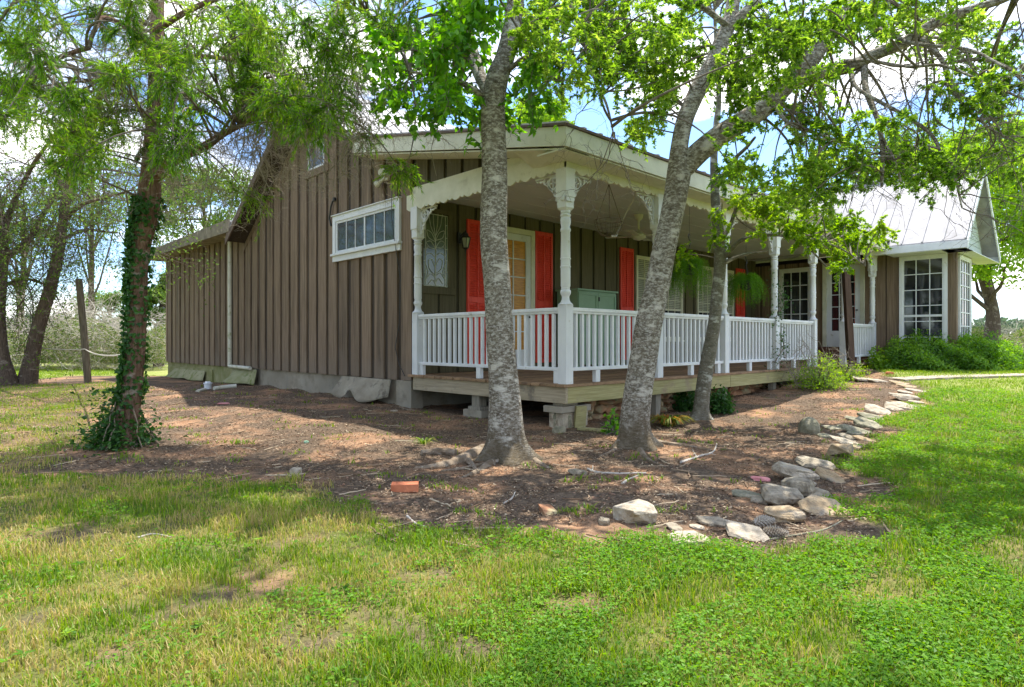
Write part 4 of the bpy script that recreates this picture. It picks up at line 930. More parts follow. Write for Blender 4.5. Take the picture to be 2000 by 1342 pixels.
bl([(1545,160,D2-.27,30),(1585,145,D2-.35,27),(1625,138,D2-.4,25),(1665,128,D2-.5,24),(1705,108,D2-.6,23),(1765,84,D2-.7,22),(1810,55,D2-.8,20),(1850,35,D2-.9,19),(1910,15,D2-1.0,16),(1970,-5,D2-1.1,13),(2060,-50,D2-1.2,8)], 60, 18, 10)
bl([(1418,60,D2+.35,20),(1450,30,D2+.3,20),(1478,0,D2+.3,18),(1510,-60,D2+.4,12)], 20, 12, 11)
bl([(1688,118,D2-.5,14),(1690,170,D2-.7,12),(1703,205,D2-.8,11),(1714,235,D2-.9,10),(1723,281,D2-1.0,9),(1724,320,D2-1.0,7),(1722,365,D2-1.0,5)], 30, 9, 12, .06)
bl([(1662,132,D2-.5,8),(1672,170,D2-.7,7),(1720,200,D2-.9,7),(1766,225,D2-1,7),(1819,263,D2-1.1,7),(1840,305,D2-1.2,5),(1863,344,D2-1.2,4),(1879,407,D2-1.2,3)], 34, 8, 13, .06)
bl([(1790,74,D2-.7,10),(1820,95,D2-.9,9),(1844,125,D2-1,9),(1863,175,D2-1.1,8),(1888,213,D2-1.2,6),(1938,253,D2-1.3,4),(1990,280,D2-1.4,3)], 34, 8, 14, .06)
bl([(1719,56,D2-.5,7),(1782,84,D2-.9,7),(1891,97,D2-1.2,6),(1950,125,D2-1.4,5),(2020,160,D2-1.5,4)], 30, 7, 15, .06)
bl([(1510,200,D2-.2,9),(1540,240,D2-.5,7),(1610,266,D2-.7,6),(1688,297,D2-.9,5),(1740,300,D2-1,3)], 30, 7, 16, .06)
bl([(1650,120,D2-.5,8),(1690,118,D2-.8,7),(1775,130,D2-1.1,6),(1840,128,D2-1.2,6),(1910,155,D2-1.4,5),(2000,195,D2-1.5,4)], 30, 7, 17, .06)
bl([(1724,270,D2-1,6),(1745,310,D2-1.1,5),(1760,355,D2-1.1,4)], 14, 6, 18, .06)
bl([(1100,-60,D2-1,10),(1112,0,D2-.9,9),(1135,60,D2-.9,8),(1160,150,D2-.9,6),(1185,205,D2-.9,5),(1200,270,D2-.9,3)], 30, 7, 19, .06)
bl([(1420,50,D2+.3,12),(1300,-40,D2,12),(1180,-80,D2-.5,11),(1100,-60,D2-1,10)], 20, 8, 20, .06)
tb.build('branch', M['bark'], t2, smooth=True)
lim2 = np.vstack([p2[60:]] + br)
cl = []
for px, py, rx, ry, n_ in [(1090,60,70,60,9),(1150,20,90,40,8),(1160,140,50,50,6),(1100,150,40,30,2),(1020,20,40,30,3),(1250,90,90,70,15),(1190,60,60,60,6),(1300,170,60,50,9),(1230,230,40,40,4),(1340,60,60,60,7),(1430,130,40,80,9),(1480,170,60,50,8),(1500,60,80,60,11),(1600,60,80,50,11),(1590,180,60,30,4),(1700,30,90,40,10),(1820,50,70,45,6),(1920,80,70,60,8),(1960,180,50,80,8),(1660,330,110,40,13),(1560,360,70,50,9),(1790,330,90,40,9),(1880,290,60,50,6),(1680,250,70,35,4),(1560,250,60,30,3),(1850,200,90,60,5),(1450,300,40,50,5),(1970,300,40,60,5),(1330,-70,200,40,10),(1700,-80,250,40,14)]:
    cl += blob(px, py, rx, ry, 4.6, 7.6, n_, .15, .27, rg)
for _ in range(14): a = rg.uniform(0, 6.28); q = rg.uniform(.3, 3.0); cl.append((np.array([b2[0] + .9 + q * math.cos(a), b2[1] - .5 + q * math.sin(a), rg.uniform(5.1, 7.6)]), rg.uniform(.35, .55)))
lv, tw = MB(), MB(); foliage(lv, tw, lim2, cl, 'small', 6, dens=.80)
sp = lim2[np.random.default_rng(4).integers(150, len(lim2), 90)]; bare(tw, sp, np.random.default_rng(5).normal(size=(90, 3)) + np.array([.2, -.2, -.2]), .6, .006, 7, 3, 4, .2)
lv.build('crown', M['small'], t2); tw.build('twigs', M['twig'], t2)
root(t2, [(1270,862),(1300,868),(1340,872),(1390,880)], .055, .012, 25, rt, -.1); root(t2, [(1250,880),(1268,900),(1300,912)], .035, .008, 26, rt, -.1); root(t2, [(1215,870),(1195,882),(1170,892)], .035, .008, 27, rt, -.1)

# ------------------------------------------------------------------ slim tree by the railing
b3 = G(1368, 818); D3 = dep(b3)
t3 = thing('young_tree', 'slim grey barked young tree close to the front railing with arching side shoots', 'tree', b3)
tb = MB(); rows = [(1368,826,D3,36),(1370,800,D3,30),(1374,760,D3,28),(1383,700,D3,27),(1393,640,D3,24),(1400,580,D3,23),(1406,520,D3,24),(1405,470,D3,22),(1400,420,D3,19),(1396,370,D3,16),(1394,310,D3,14),(1398,250,D3,12),(1404,190,D3,10),(1400,120,D3,8),(1395,20,D3,5)]
rows3 = [list(P(a, b, d)) + [w_ * d / 1234 / 2] for a, b, d, w_ in rows]
p3_, _ = limb3(tb, rows3, 80, 16, 30, .05, lobes=flare(b3, .5, .25, 1, 4)); tb.build('trunk', M['bark2'], t3, smooth=True)
tb = MB(); br = []
bl([(1398,372,D3,9),(1414,337,D3-.1,8),(1435,310,D3-.2,8),(1458,288,D3-.4,7),(1475,268,D3-.6,5)], 20, 7, 31)
bl([(1408,512,D3,10),(1423,494,D3-.1,9),(1450,468,D3-.3,8),(1500,459,D3-.5,7),(1540,463,D3-.6,5),(1577,483,D3-.7,4),(1615,521,D3-.8,3)], 30, 7, 32)
bl([(1408,520,D3,10),(1425,508,D3-.1,8),(1460,496,D3-.3,6),(1500,492,D3-.4,3)], 16, 7, 33)
bl([(1410,470,D3,9),(1426,440,D3,8),(1440,405,D3-.1,7),(1470,370,D3-.3,5),(1510,350,D3-.5,3)], 22, 7, 34)
bl([(1540,462,D3-.6,4),(1600,470,D3-.8,4),(1650,490,D3-1,3),(1690,520,D3-1,2)], 18, 6, 35)
tb.build('branch', M['bark2'], t3, smooth=True); lim3 = np.vstack([p3_[30:]] + br); cl = []
for px, py, rx, ry, n_ in [(1520,430,55,30,7),(1600,450,50,35,8),(1660,490,45,35,8),(1480,390,40,40,6),(1560,395,60,25,7),(1640,420,50,30,6),(1700,450,25,30,3),(1340,495,25,20,1),(1440,340,40,30,3),(1400,440,30,40,2)]:
    cl += blob(px, py, rx, ry, D3 - 1.2, D3 + .3, n_, .14, .24, rg)
for _ in range(16): a = rg.uniform(0, 6.28); q = rg.uniform(.2, 1.2); cl.append((np.array([b3[0] + q * math.cos(a), b3[1] - .2 + q * math.sin(a), rg.uniform(4.6, 6.8)]), rg.uniform(.3, .45)))
lv, tw = MB(), MB(); foliage(lv, tw, lim3, cl, 'small', 8, dens=.8); lv.build('crown', M['lime'], t3); tw.build('twigs', M['twig'], t3)

# ------------------------------------------------------------------ ivy clad cedar on the left
b4 = G(243, 872); D4 = dep(b4)
t4 = thing('cedar_tree', 'red barked cedar standing on the left with feathery sprays over the gable end', 'tree', b4)
tb = MB(); rows = [(243,884,D4,62),(247,850,D4,50),(252,800,D4,46),(260,740,D4,40),(266,660,D4,36),(269,580,D4,35),(272,500,D4,36),(284,430,D4,46),(292,380,D4,44),(295,330,D4,38),(299,250,D4,30),(303,150,D4+.1,27),(307,60,D4+.2,26),(310,-40,D4+.3,22),(315,-220,D4+.5,12)]
rows3 = [list(P(a, b, d)) + [w_ * .9 * d / 1234 / 2] for a, b, d, w_ in rows]
p4, _ = limb3(tb, rows3, 110, 34, 40, .05, lobes=lambda th, z: .04 * np.sin(9 * th + z * 2) + flare(b4, .4, .4, 1, 4)(th, z)); tb.build('trunk', M['cedarbark'], t4, smooth=True)
tb = MB(); br = []
bl([(300,350,D4,24),(325,325,D4-.1,22),(352,306,D4-.15,20),(396,288,D4-.2,17),(436,262,D4-.2,13),(470,245,D4-.2,10),(500,232,D4-.1,8),(545,225,D4+.1,5),(600,230,D4+.3,3)], 40, 12, 41, .05)
bl([(300,290,D4,12),(320,250,D4+.1,12),(335,210,D4+.2,10),(350,150,D4+.3,8),(400,90,D4+.4,5)], 24, 8, 42)
bl([(296,260,D4,9),(275,215,D4,8),(250,180,D4-.1,6),(200,160,D4-.3,4),(120,150,D4-.5,3)], 24, 8, 43)
bl([(175,95,D4-.6,7),(150,100,D4-.7,9),(110,115,D4-.8,8),(75,130,D4-.9,5)], 14, 7, 44)
bl([(304,90,D4,12),(260,60,D4-.3,11),(205,35,D4-.5,10),(185,60,D4-.6,8),(172,92,D4-.6,7)], 24, 8, 45)
bl([(305,60,D4,12),(370,20,D4-.2,11),(450,-10,D4-.3,9),(560,-20,D4-.3,7),(680,10,D4-.2,5),(760,60,D4,3)], 30, 8, 46)
bl([(305,120,D4,10),(380,110,D4+.1,9),(470,120,D4+.3,8),(560,150,D4+.5,6),(640,180,D4+.7,4)], 30, 8, 47)
bl([(306,0,D4,10),(200,-40,D4-.5,9),(60,-20,D4-1,6),(0,40,D4-1.2,4)], 24, 8, 48)
tb.build('branch', M['cedarbark'], t4, smooth=True); lim4 = np.vstack([p4[60:]] + br); cl = []
for px, py, rx, ry, n_ in [(60,60,90,70,13),(60,200,80,70,14),(160,260,70,50,11),(40,150,50,60,6),(250,130,60,80,11),(240,40,80,50,9),(350,80,60,70,10),(360,190,50,60,9),(330,270,50,40,6),(310,320,25,25,3),(450,50,70,60,10),(470,140,60,60,9),(560,60,60,60,9),(560,170,45,45,7),(580,230,35,25,4),(660,60,60,60,7),(680,140,40,60,5),(600,120,50,50,4),(780,320,18,22,2),(478,388,20,16,1),(740,20,60,50,5),(870,20,50,40,3),(400,-70,400,50,24),(150,320,50,30,3),(200,200,60,50,6),(740,270,25,20,1),(555,200,45,35,6),(620,215,40,30,4),(520,120,50,50,6),(480,60,60,40,5),(100,-40,120,40,8)]:
    cl += blob(px, py, rx, ry, D4 - 1.7, D4 + 1.8, n_, .14, .26, rg)
for _ in range(14): a = rg.uniform(0, 6.28); q = rg.uniform(.3, 2.4); cl.append((np.array([b4[0] + q * math.cos(a), b4[1] + q * math.sin(a), rg.uniform(5.0, 8.0)]), rg.uniform(.3, .5)))
lv, tw = MB(), MB(); foliage(lv, tw, lim4, cl, 'cedar', 9, dens=.95, thin=.12); lv.build('crown', M['cedar'], t4); tw.build('twigs', M['twig'], t4)
dt = MB(); rg2 = np.random.default_rng(11)
st_ = np.array([P(rg2.uniform(470, 720), rg2.uniform(110, 250), rg2.uniform(5.8, 7.6)) for _ in range(130)])
bare(dt, st_, rg2.normal(size=(130, 3)) * .6 + np.array([0, 0, -.5]), .50, .006, 12, 3, 6, .25)
st_ = lim4[rg2.integers(0, len(lim4), 90)]; bare(dt, st_, rg2.normal(size=(90, 3)) + np.array([0, 0, -.35]), .62, .006, 13, 3, 5, .25)
st_ = np.array([P(rg2.uniform(330, 520), rg2.uniform(200, 330), rg2.uniform(5.8, 7.6)) for _ in range(40)]); bare(dt, st_, rg2.normal(size=(40, 3)) + np.array([0, 0, -.5]), .55, .005, 14, 3, 5, .25)
st_ = np.array([P(rg2.uniform(640, 900), rg2.uniform(120, 240), rg2.uniform(6, 7.6)) for _ in range(45)]); bare(dt, st_, rg2.normal(size=(45, 3)) + np.array([0, 0, -.2]), .5, .005, 15, 3, 4, .2)
dt.build('dead_twigs', M['deadtwig'], t4)
# ivy climbing it: leaves lying on the bark, thick at the foot
iv = MB(); N = 3600; zz = rg2.uniform(0, 1, N); i = np.clip((zz * 62).astype(int), 0, 109); ang = np.where(rg2.uniform(size=N) < .8, rg2.normal(math.pi * 1.05, 1.1, N), rg2.uniform(0, 6.28, N))
keep = (np.sin(zz * 17 + 1) + .5 * np.sin(zz * 41) + rg2.normal(0, .4, N) > -.55) | (zz > .55); ang = ang[keep]; i = i[keep]; N = len(i)
sidev = -RGT[None] * np.cos(ang - math.pi)[:, None] * 1.0 + (-FWD[None]) * np.sin(ang - math.pi + .5)[:, None]; sidev = unit(sidev)
rr4 = np.interp(np.arange(110), np.linspace(0, 109, len(rows3)), [q[3] for q in rows3]); o = p4[i] + sidev * (rr4[i] * 1.05 + rg2.uniform(.0, .03, N))[:, None]
iv.leaves(o, unit(rg2.normal(0, .5, (N, 3)) + np.array([0, 0, -.6]) + sidev * .3), sidev + rg2.normal(0, .3, (N, 3)), rg2.uniform(.03, .06, N), rg2.uniform(.03, .055, N), rg2.uniform(0, 1, N), .15)
N = 1700; a = rg2.uniform(0, 6.28, N); q = np.abs(rg2.normal(0, .15, N)) + .07; h = np.clip(rg2.exponential(.14, N) * (1.3 - q), 0, .55); bx_ = b4[0] + q * np.cos(a); by_ = b4[1] + q * np.sin(a)
o = np.stack([bx_, by_, gz(bx_, by_) + .02 + h], 1) + (-RGT * .06)[None]; iv.leaves(o, rg2.normal(0, 1, (N, 3)) * [1, 1, .5], unit(rg2.normal(0, .5, (N, 3)) + [0, 0, 1]), rg2.uniform(.03, .07, N), rg2.uniform(.03, .055, N), rg2.uniform(0, 1, N), .15)
vs = MB(); N = 15; a = rg2.uniform(0, 6.28, N); t = np.linspace(0, 1, 8); st_ = np.stack([b4[0] + .30 * np.cos(a), b4[1] + .30 * np.sin(a), np.full(N, b4[2])], 1); en = np.stack([b4[0] + .10 * np.cos(a), b4[1] + .10 * np.sin(a), b4[2] + rg2.uniform(.2, .6, N)], 1)
vs.tubes(st_[:, None] + (en - st_)[:, None] * t[None, :, None] + rg2.normal(0, .012, (N, 8, 3)), .006, 4)
M['drystem'] = mat('dry_stem', (.16,.13,.09), (.27,.22,.16), 6, .9); ivy = thing('ivy', 'dark green ivy climbing the left cedar trunk and bunched at its foot', 'ivy', b4); iv.build('foliage', M['ivy'], ivy); vs.build('stem', M['drystem'], ivy)

# ------------------------------------------------------------------ two dark trees far left, pole, rope
lab = ['dark trunked tree at the left edge of the yard, upright one of the pair', 'dark ringed trunk leaning right beside the upright tree at the left edge']
for kk, (bp, rows, brs) in enumerate([
   ((8, 752), [(8,756,0,46),(6,735,0,40),(2,700,0,30),(0,650,0,22),(-2,600,0,20),(0,550,0,22),(5,500,0,20),(0,440,0,22),(-10,380,0,18),(-20,280,0,14),(-30,150,0,9)], [[(5,505,0,16),(30,490,0,14),(60,465,.2,12),(95,400,.3,9),(130,345,.4,8),(180,300,.6,5),(230,250,.8,3)], [(3,470,0,12),(25,400,0,10),(60,330,-.3,8),(95,280,-.6,6),(150,230,-1,3)], [(0,560,0,8),(50,545,.2,6),(100,560,.3,3)]]),
   ((55, 750), [(50,756,0,38),(55,735,0,33),(62,700,0,27),(75,640,0,24),(90,590,0,22),(104,540,0,21),(113,500,0,20),(122,440,0,17),(130,380,0,16),(150,320,0,13),(180,240,0,9),(200,150,0,6)], [[(124,430,0,10),(160,400,-.3,8),(210,385,-.8,5),(260,370,-1.2,3)], [(128,395,0,9),(110,340,0,7),(70,300,.3,4)], [(118,470,0,8),(165,450,.2,6),(230,455,.4,3)], [(140,345,0,8),(200,330,.2,6),(270,345,.5,3)]])]):
    bb = G(*bp); dd = dep(bb); t_ = thing('bare_tree', lab[kk], 'tree', bb); tb = MB(); q = [(a, b, dd + c, w_) for a, b, c, w_ in rows]; pp, _ = limb(tb, q, 60, 18, 60 + kk, .05); tb.build('trunk', M['darkbark'], t_, smooth=True)
    tb = MB(); br = [pp[30:]]
    for j, b_ in enumerate(brs): bl([(a, b, dd + c * 3, w_) for a, b, c, w_ in b_], 24, 7, 70 + j + kk * 10, .05)
    tb.build('branch', M['darkbark'], t_, smooth=True); lm = np.vstack(br); rr = np.random.default_rng(80 + kk)
    tw = MB(); st_ = lm[rr.integers(0, len(lm), 60)]; en = bare(tw, st_, rr.normal(size=(60, 3)) - RGT * .15 + np.array([0, 0, -.15]), 1.4, .016, 90 + kk, 4, 4, .28, 7); tw.build('twigs', M['darkbark'], t_)
    lv = MB(); n_l = 9500; k = rr.integers(0, len(en), n_l); o = en[k] + rr.normal(0, .08, (n_l, 3)); lv.leaves(o, rr.normal(size=(n_l, 3)), unit(rr.normal(0, .6, (n_l, 3)) + [0, 0, 1]), rr.uniform(.05, .10, n_l), .035, np.clip(rr.normal(.35, .2, n_l), 0, 1), .1); lv.build('crown', M['bg'], t_)
M['darkpole'] = mat('dark_pole_timber', (.10,.08,.055), (.20,.17,.12), 5, .9, .5, 20, (8,8,.6)); pb = G(173, 748); pd = dep(pb); top = P(154, 545, pd); mb = MB(); limb3(mb, [list(pb - [0, 0, .2]) + [.085], list(pb + (top - pb) * .5) + [.082], list(top) + [.078]], 20, 14, 99, .015)
mb.single('wooden_pole', M['darkpole'], pb, smooth=True, label='plain weathered wooden pole leaning slightly in the left yard', cat='pole')
ra_ = P(50, 675, pd + .2); rb_ = P(262, 690, D4 + .3); rc_ = P(166, 682, pd - .1)
def sag(a, b, s, n=14): t = np.linspace(0, 1, n)[:, None]; return a + (b - a) * t - np.array([0, 0, s]) * 4 * t * (1 - t)
mb = MB(); mb.tube(sag(ra_, rc_, .05), .018, 6); mb.tube(sag(rc_, rb_, .08), .013, 6); mb.single('rope', M['palewood'], rc_, smooth=True, label='slack pale rope strung from the leaning dark tree past the pole to the cedar', cat='rope')

# ------------------------------------------------------------------ background trees and shrubs
def bgtree(name, label, px, py, d, rx, ry, base_py=None, n=9000, leaf=.22, m='bg', seed=0, group=None, depthr=None, trunkw=.4, cat='tree', clumps=26):
    rr = np.random.default_rng(seed); c = P(px, py, d); R_ = rx * d / 1234; H_ = ry * d / 1234
    base = np.array([c[0], c[1], float(gz(c[0], c[1]))]); o_ = thing(name, label, cat, base, group)
    tb = MB(); k = [list(base - [0, 0, .3]) + [trunkw * .6]] + [list(base + (c - base) * f + rr.normal(0, .15, 3)) + [trunkw * .5 * (1 - .6 * f)] for f in (.35, .7, 1.1)]; pp, _ = limb3(tb, k, 24, 10, seed, .06)
    cc = unit(rr.normal(size=(clumps, 3))) * rr.uniform(.35, 1, (clumps, 1)) ** .5 * np.array([R_, R_, H_]) * .78 + c; cr_ = rr.uniform(.22, .40, clumps) * min(R_, H_ * 1.3)
    for q in cc[:14]:
        s_ = pp[rr.integers(8, 24)]; tb.tubes((s_ + (q - s_) * np.linspace(0, 1, 6)[:, None] + rr.normal(0, .06, (6, 3)))[None], np.linspace(trunkw * .16, .02, 6)[None], 5)
    tb.build('trunk', M['darkbark'], o_, smooth=True)
    j = rr.integers(0, clumps, n); u = unit(rr.normal(size=(n, 3))); rad = cr_[j] * rr.uniform(.25, 1.05, n) ** .45; p = cc[j] + u * rad[:, None] * [1, 1, .75]
    keep = vnoise(p[:, 0] + p[:, 2] * .7, p[:, 1] + p[:, 2] * .4, .9 / max(.5, R_ * .3), seed) > -.75; p = p[keep]; u = u[keep]; j = j[keep]; n2 = len(p)
    lv = MB(); lv.leaves(p, rr.normal(size=(n2, 3)) + [0, 0, -.3], unit(u + rr.normal(0, .5, (n2, 3)) + [0, 0, .5]), rr.uniform(.6, 1.2, n2) * leaf, leaf * .5, np.clip(rr.normal(.5, .2, n2) + (rr.uniform(-.2, .2, clumps))[j], 0, 1), .12)
    lv.build('crown', M[m], o_); return o_
bgtree('leafy_tree', 'large bright leafy tree behind the right wing with a low forking trunk', 1930, 400, 23, 190, 210, n=34000, leaf=.17, m='lime', seed=201, trunkw=.55, clumps=60)
bgtree('leafy_tree', 'loose bright green tree rising behind the wing roof', 1790, 330, 30, 130, 100, n=12000, leaf=.2, m='bg', seed=202, clumps=30)
bgtree('leafy_tree', 'soft yellow green treetop showing above the porch corner roof', 1045, 245, 21, 95, 55, n=9000, leaf=.16, m='lime', seed=203, clumps=24)
bgtree('leafy_tree', 'pale green tree seen between the cedar and the gable', 400, 400, 33, 120, 105, n=11000, leaf=.2, m='bg', seed=204, clumps=34)
bgtree('leafy_tree', 'green bushy tree behind the ivy clad cedar beside the lean-to', 312, 590, 27, 42, 80, n=7000, leaf=.16, m='bg', seed=205, clumps=22)
bgtree('leafy_tree', 'mid green rounded tree behind the brush pile', 215, 610, 42, 75, 50, n=8000, leaf=.2, m='bg', seed=206, clumps=22)
bgtree('leafy_tree', 'hazy blue green tree far beyond the leaning dark trunk', 75, 640, 70, 60, 42, n=6000, leaf=.3, m='bgfar', seed=207, clumps=20)
bgtree('leafy_tree', 'thin green tree at the far left behind the dark trunks', 40, 430, 30, 110, 90, n=4200, leaf=.16, m='bg', seed=208, clumps=22)
bgtree('leafy_tree', 'tall thin tree whose crown fills the gap left of the cedar trunk', 180, 380, 36, 110, 90, n=4200, leaf=.18, m='bg', seed=209, clumps=22)
def shrub(name, label, c, R_, H_, n, leaf, m, seed, cat='shrub', group=None, wd=.5, stems=12, shell=.5, flat=1.0, gaps=9):
    rr = np.random.default_rng(seed); c = np.array(c, float); o_ = thing(name, label, cat, c, group)
    u = unit(rr.normal(size=(n, 3))); u[:, 2] = np.abs(u[:, 2]); th = np.arctan2(u[:, 1], u[:, 0]); lump = 1 + .10 * np.sin(th * 3 + seed) + .08 * np.sin(th * 7 + u[:, 2] * 6 + seed) + .06 * np.sin(u[:, 2] * 11 + th * 5)
    rad = rr.uniform(0, 1, n) ** shell * lump; p = c + u * rad[:, None] * np.array([R_, R_ * flat, H_]) + rr.normal(0, .02, (n, 3)); p[:, 2] = np.maximum(p[:, 2], gz(p[:, 0], p[:, 1]) + .01)
    if gaps < 5:
        hole = (vnoise(p[:, 0] + .6 * p[:, 2], p[:, 1] + .8 * p[:, 2], 3.2, seed) > gaps) & (rr.uniform(size=n) < .92) & (rad > .55); p = p[~hole]; u = u[~hole]; th = th[~hole]; n = len(p)
    lv = MB(); lv.leaves(p, .4 * u + rr.normal(0, 1, (n, 3)), unit(u * .8 + rr.normal(0, .5, (n, 3)) + [0, 0, .6]), rr.uniform(.6, 1.25, n) * leaf, leaf * wd, np.clip(rr.normal(.5, .22, n) + .25 * np.sin(th * 4 + p[:, 2] * 9), 0, 1), .12)
    lv.build('foliage', M[m], o_)
    tb = MB(); e = p[rr.integers(0, n, stems)]; t = np.linspace(0, 1, 6)[None, :, None]; s_ = c + rr.normal(0, .05, (stems, 3)) * [1, 1, 0]; tb.tubes(s_[:, None] + (e - s_)[:, None] * t + rr.normal(0, .01, (stems, 6, 3)), np.linspace(.010, .003, 6)[None], 4); tb.build('stem', M['twig'], o_); return o_
hg = G(1800, 724); hg2 = G(1905, 716); hg3 = G(1965, 712)
h1 = P(1800, 700, dep(hg) + .55); h2 = P(1895, 700, dep(hg) + .25); h3 = P(1955, 700, dep(hg) + .5)
for lab_, c, R_, H_, n_, m_, s_ in [('dense dark green clipped shrub under the bay window', h1, 1.0, .84, 15000, 'hedge', 301), ('bright green rounded shrub right of the bay corner', h2, .86, .82, 13000, 'hedge', 302), ('paler green shrub at the outer end of the hedge', h3, .55, .66, 5500, 'hedge', 303)]:
    c = [c[0], c[1], float(gz(c[0], c[1]))]; shrub('hedge_shrub', lab_, c, R_, H_, n_, .060, m_, s_, shell=.22, wd=.62, gaps=.45)
def gsh(name, label, px, py, R_, H_, n, leaf, m, seed, **k): shrub(name, label, G(px, py), R_, H_, n, leaf, m, seed, **k)
gsh('garden_shrub', 'feathery yellow green shrub in front of the porch steps', 1603, 758, .55, .62, 2600, .05, 'lime', 311, wd=.4, stems=60, shell=.45)
gsh('garden_shrub', 'low olive clump right of the yellow green shrub by the brown post', 1668, 742, .30, .38, 700, .045, 'lime', 312, wd=.35, stems=40)
gsh('garden_plant', 'light green leafy plant at the left end of the hedge', 1712, 722, .22, .55, 320, .10, 'lime', 313, wd=.6)
gsh('garden_plant', 'small green plant at the foot of the far railing', 1688, 712, .16, .35, 320, .06, 'broad', 314, wd=.5)
gsh('garden_shrub', 'dark green leafy clump left of the slim tree against the rubble wall', 1338, 800, .26, .42, 900, .07, 'ivy', 315, wd=.5)
gsh('garden_shrub', 'dark green weeping clump right of the slim tree', 1406, 806, .22, .36, 800, .07, 'ivy', 316, wd=.5)
gsh('garden_plant', 'small bright leafy sprout left of the forked trunk', 1196, 848, .10, .26, 110, .06, 'broad', 317, wd=.8)
# strap leaved clump (yellowing) behind the forked trunk
def strap(name, label, px, py, R_, n, ln, m, seed, w_=.012, cat='plant'):
    rr = np.random.default_rng(seed); b = G(px, py); a = rr.uniform(0, 6.28, n); L_ = rr.uniform(.6, 1.1, n) * ln; t = np.linspace(0, 1, 5)
    out_ = np.stack([np.cos(a), np.sin(a), 0 * a], 1); s_ = b + out_ * (rr.uniform(0, R_ * .3, n))[:, None]
    c = s_[:, None] + out_[:, None] * (L_[:, None] * .7 * t ** 1.3)[..., None] + np.array([0, 0, 1]) * (L_[:, None] * (1.1 * t - .95 * t ** 2))[..., None]; sd_ = np.stack([-np.sin(a), np.cos(a), 0 * a], 1)
    wv = np.array([1, 1, .85, .55, .05]) * w_; V = np.stack([c - sd_[:, None] * wv[None, :, None] / 2, c + sd_[:, None] * wv[None, :, None] / 2], 2).reshape(-1, 3); ix = np.arange(n * 10).reshape(n, 5, 2)
    F = np.stack([ix[:, :-1, 0], ix[:, :-1, 1], ix[:, 1:, 1], ix[:, 1:, 0]], -1).reshape(-1, 4); mb = MB(); mb.add(V, F, np.repeat(rr.uniform(0, 1, n), 4)); mb.single(name, M[m], b, label=label, cat=cat)
M['yellowing'] = leafmat('yellowing_straps', [(.06,.15,.02), (.14,.22,.03), (.36,.20,.03), (.30,.11,.03)], .3, .008)
strap('strap_plant', 'yellowing strap leaved clump between the forked trunk and the slim tree', 1306, 832, .3, 150, .42, 'yellowing', 321, .02)
strap('strap_plant', 'little tuft of pale tipped blades left of the nearest trunk', 829, 868, .2, 26, .20, 'grass', 322, .012)
# bare twiggy shrub by the railing and vine on the fourth post
mb = MB(); c = G(1600, 762) + FWD * .3; en = bare(mb, [c + RGT * .05 * i for i in range(-5, 6)], [RGT * .12 * i + np.array([0, 0, 1.]) - FWD * .0 for i in range(-5, 6)], .72, .009, 331, 3, 5, -.05); bs_ = thing('bare_shrub', 'leafless twiggy shrub rising before the railing gap', 'shrub', c); mb.build('stem', M['deadtwig'], bs_)
vp = MB(); vl = MB(); rr = np.random.default_rng(333); x = PX[3]; t = np.linspace(0, 1, 30); ph = np.linspace(0, 15, 30)
path = np.stack([x + .10 * np.cos(ph) + .02, -.06 + .08 * np.sin(ph), .35 + t * 1.9], 1); vp.tube(path, .008, 5); k = rr.integers(0, 30, 420); o = path[k] + rr.normal(0, .09, (420, 3)) * [1.4, .6, 1.2]
vl.leaves(o, rr.normal(size=(420, 3)), unit(rr.normal(0, .5, (420, 3)) + [-.5, -.8, .5]), rr.uniform(.03, .06, 420), .03, rr.uniform(0, 1, 420)); vt = thing('vine', 'small leaved vine twining up the fourth porch post', 'vine', (x, -.06, .3)); vp.build('stem', M['twig'], vt); vl.build('foliage', M['ivy'], vt)

def yardtree(x, y, h, lab_, seed):
    rr = np.random.default_rng(seed); base = np.array([x, y, float(gz(x, y))]); o_ = thing('yard_tree', lab_, 'tree', base, 'trees across the yard'); tb = MB()
    pp, _ = limb3(tb, [list(base - [0, 0, .2]) + [.3], list(base + [.1, 0, h * .3]) + [.22], list(base + [0, .2, h * .6]) + [.15], list(base + [.2, 0, h * .95]) + [.04]], 24, 10, seed, .06); S_ = pp[rr.integers(7, 23, 26)]
    en = bare(tb, S_, rr.normal(size=(26, 3)) * [1, 1, .5] + [0, 0, .35], h * .34, .06, seed, 3, 4, .1, 6); tb.build('trunk', M['darkbark'], o_, smooth=False)
    n = 12000; k = rr.integers(0, len(en), n); o = en[k] + rr.normal(0, h * .045, (n, 3)); lv = MB(); lv.leaves(o, rr.normal(size=(n, 3)), unit(rr.normal(0, .6, (n, 3)) + [0, 0, 1]), rr.uniform(.1, .22, n), .09, rr.uniform(0, 1, n)); lv.build('crown', M['bg'], o_)
for i, (x, y, h, lab_) in enumerate([(-13, 19, 9, 'broad yard tree out to the left, mirrored in the long gable window'), (-17, 27, 10, 'taller yard tree beyond the one mirrored in the gable window'), (-21, 10, 9, 'yard tree standing well behind the viewer to the left'), (-22, -1, 10, 'yard tree directly behind the viewer, mirrored in the bay panes'), (-21, -13, 9, 'yard tree behind the viewer to the right')]): yardtree(x, y, h, lab_, 900 + i)

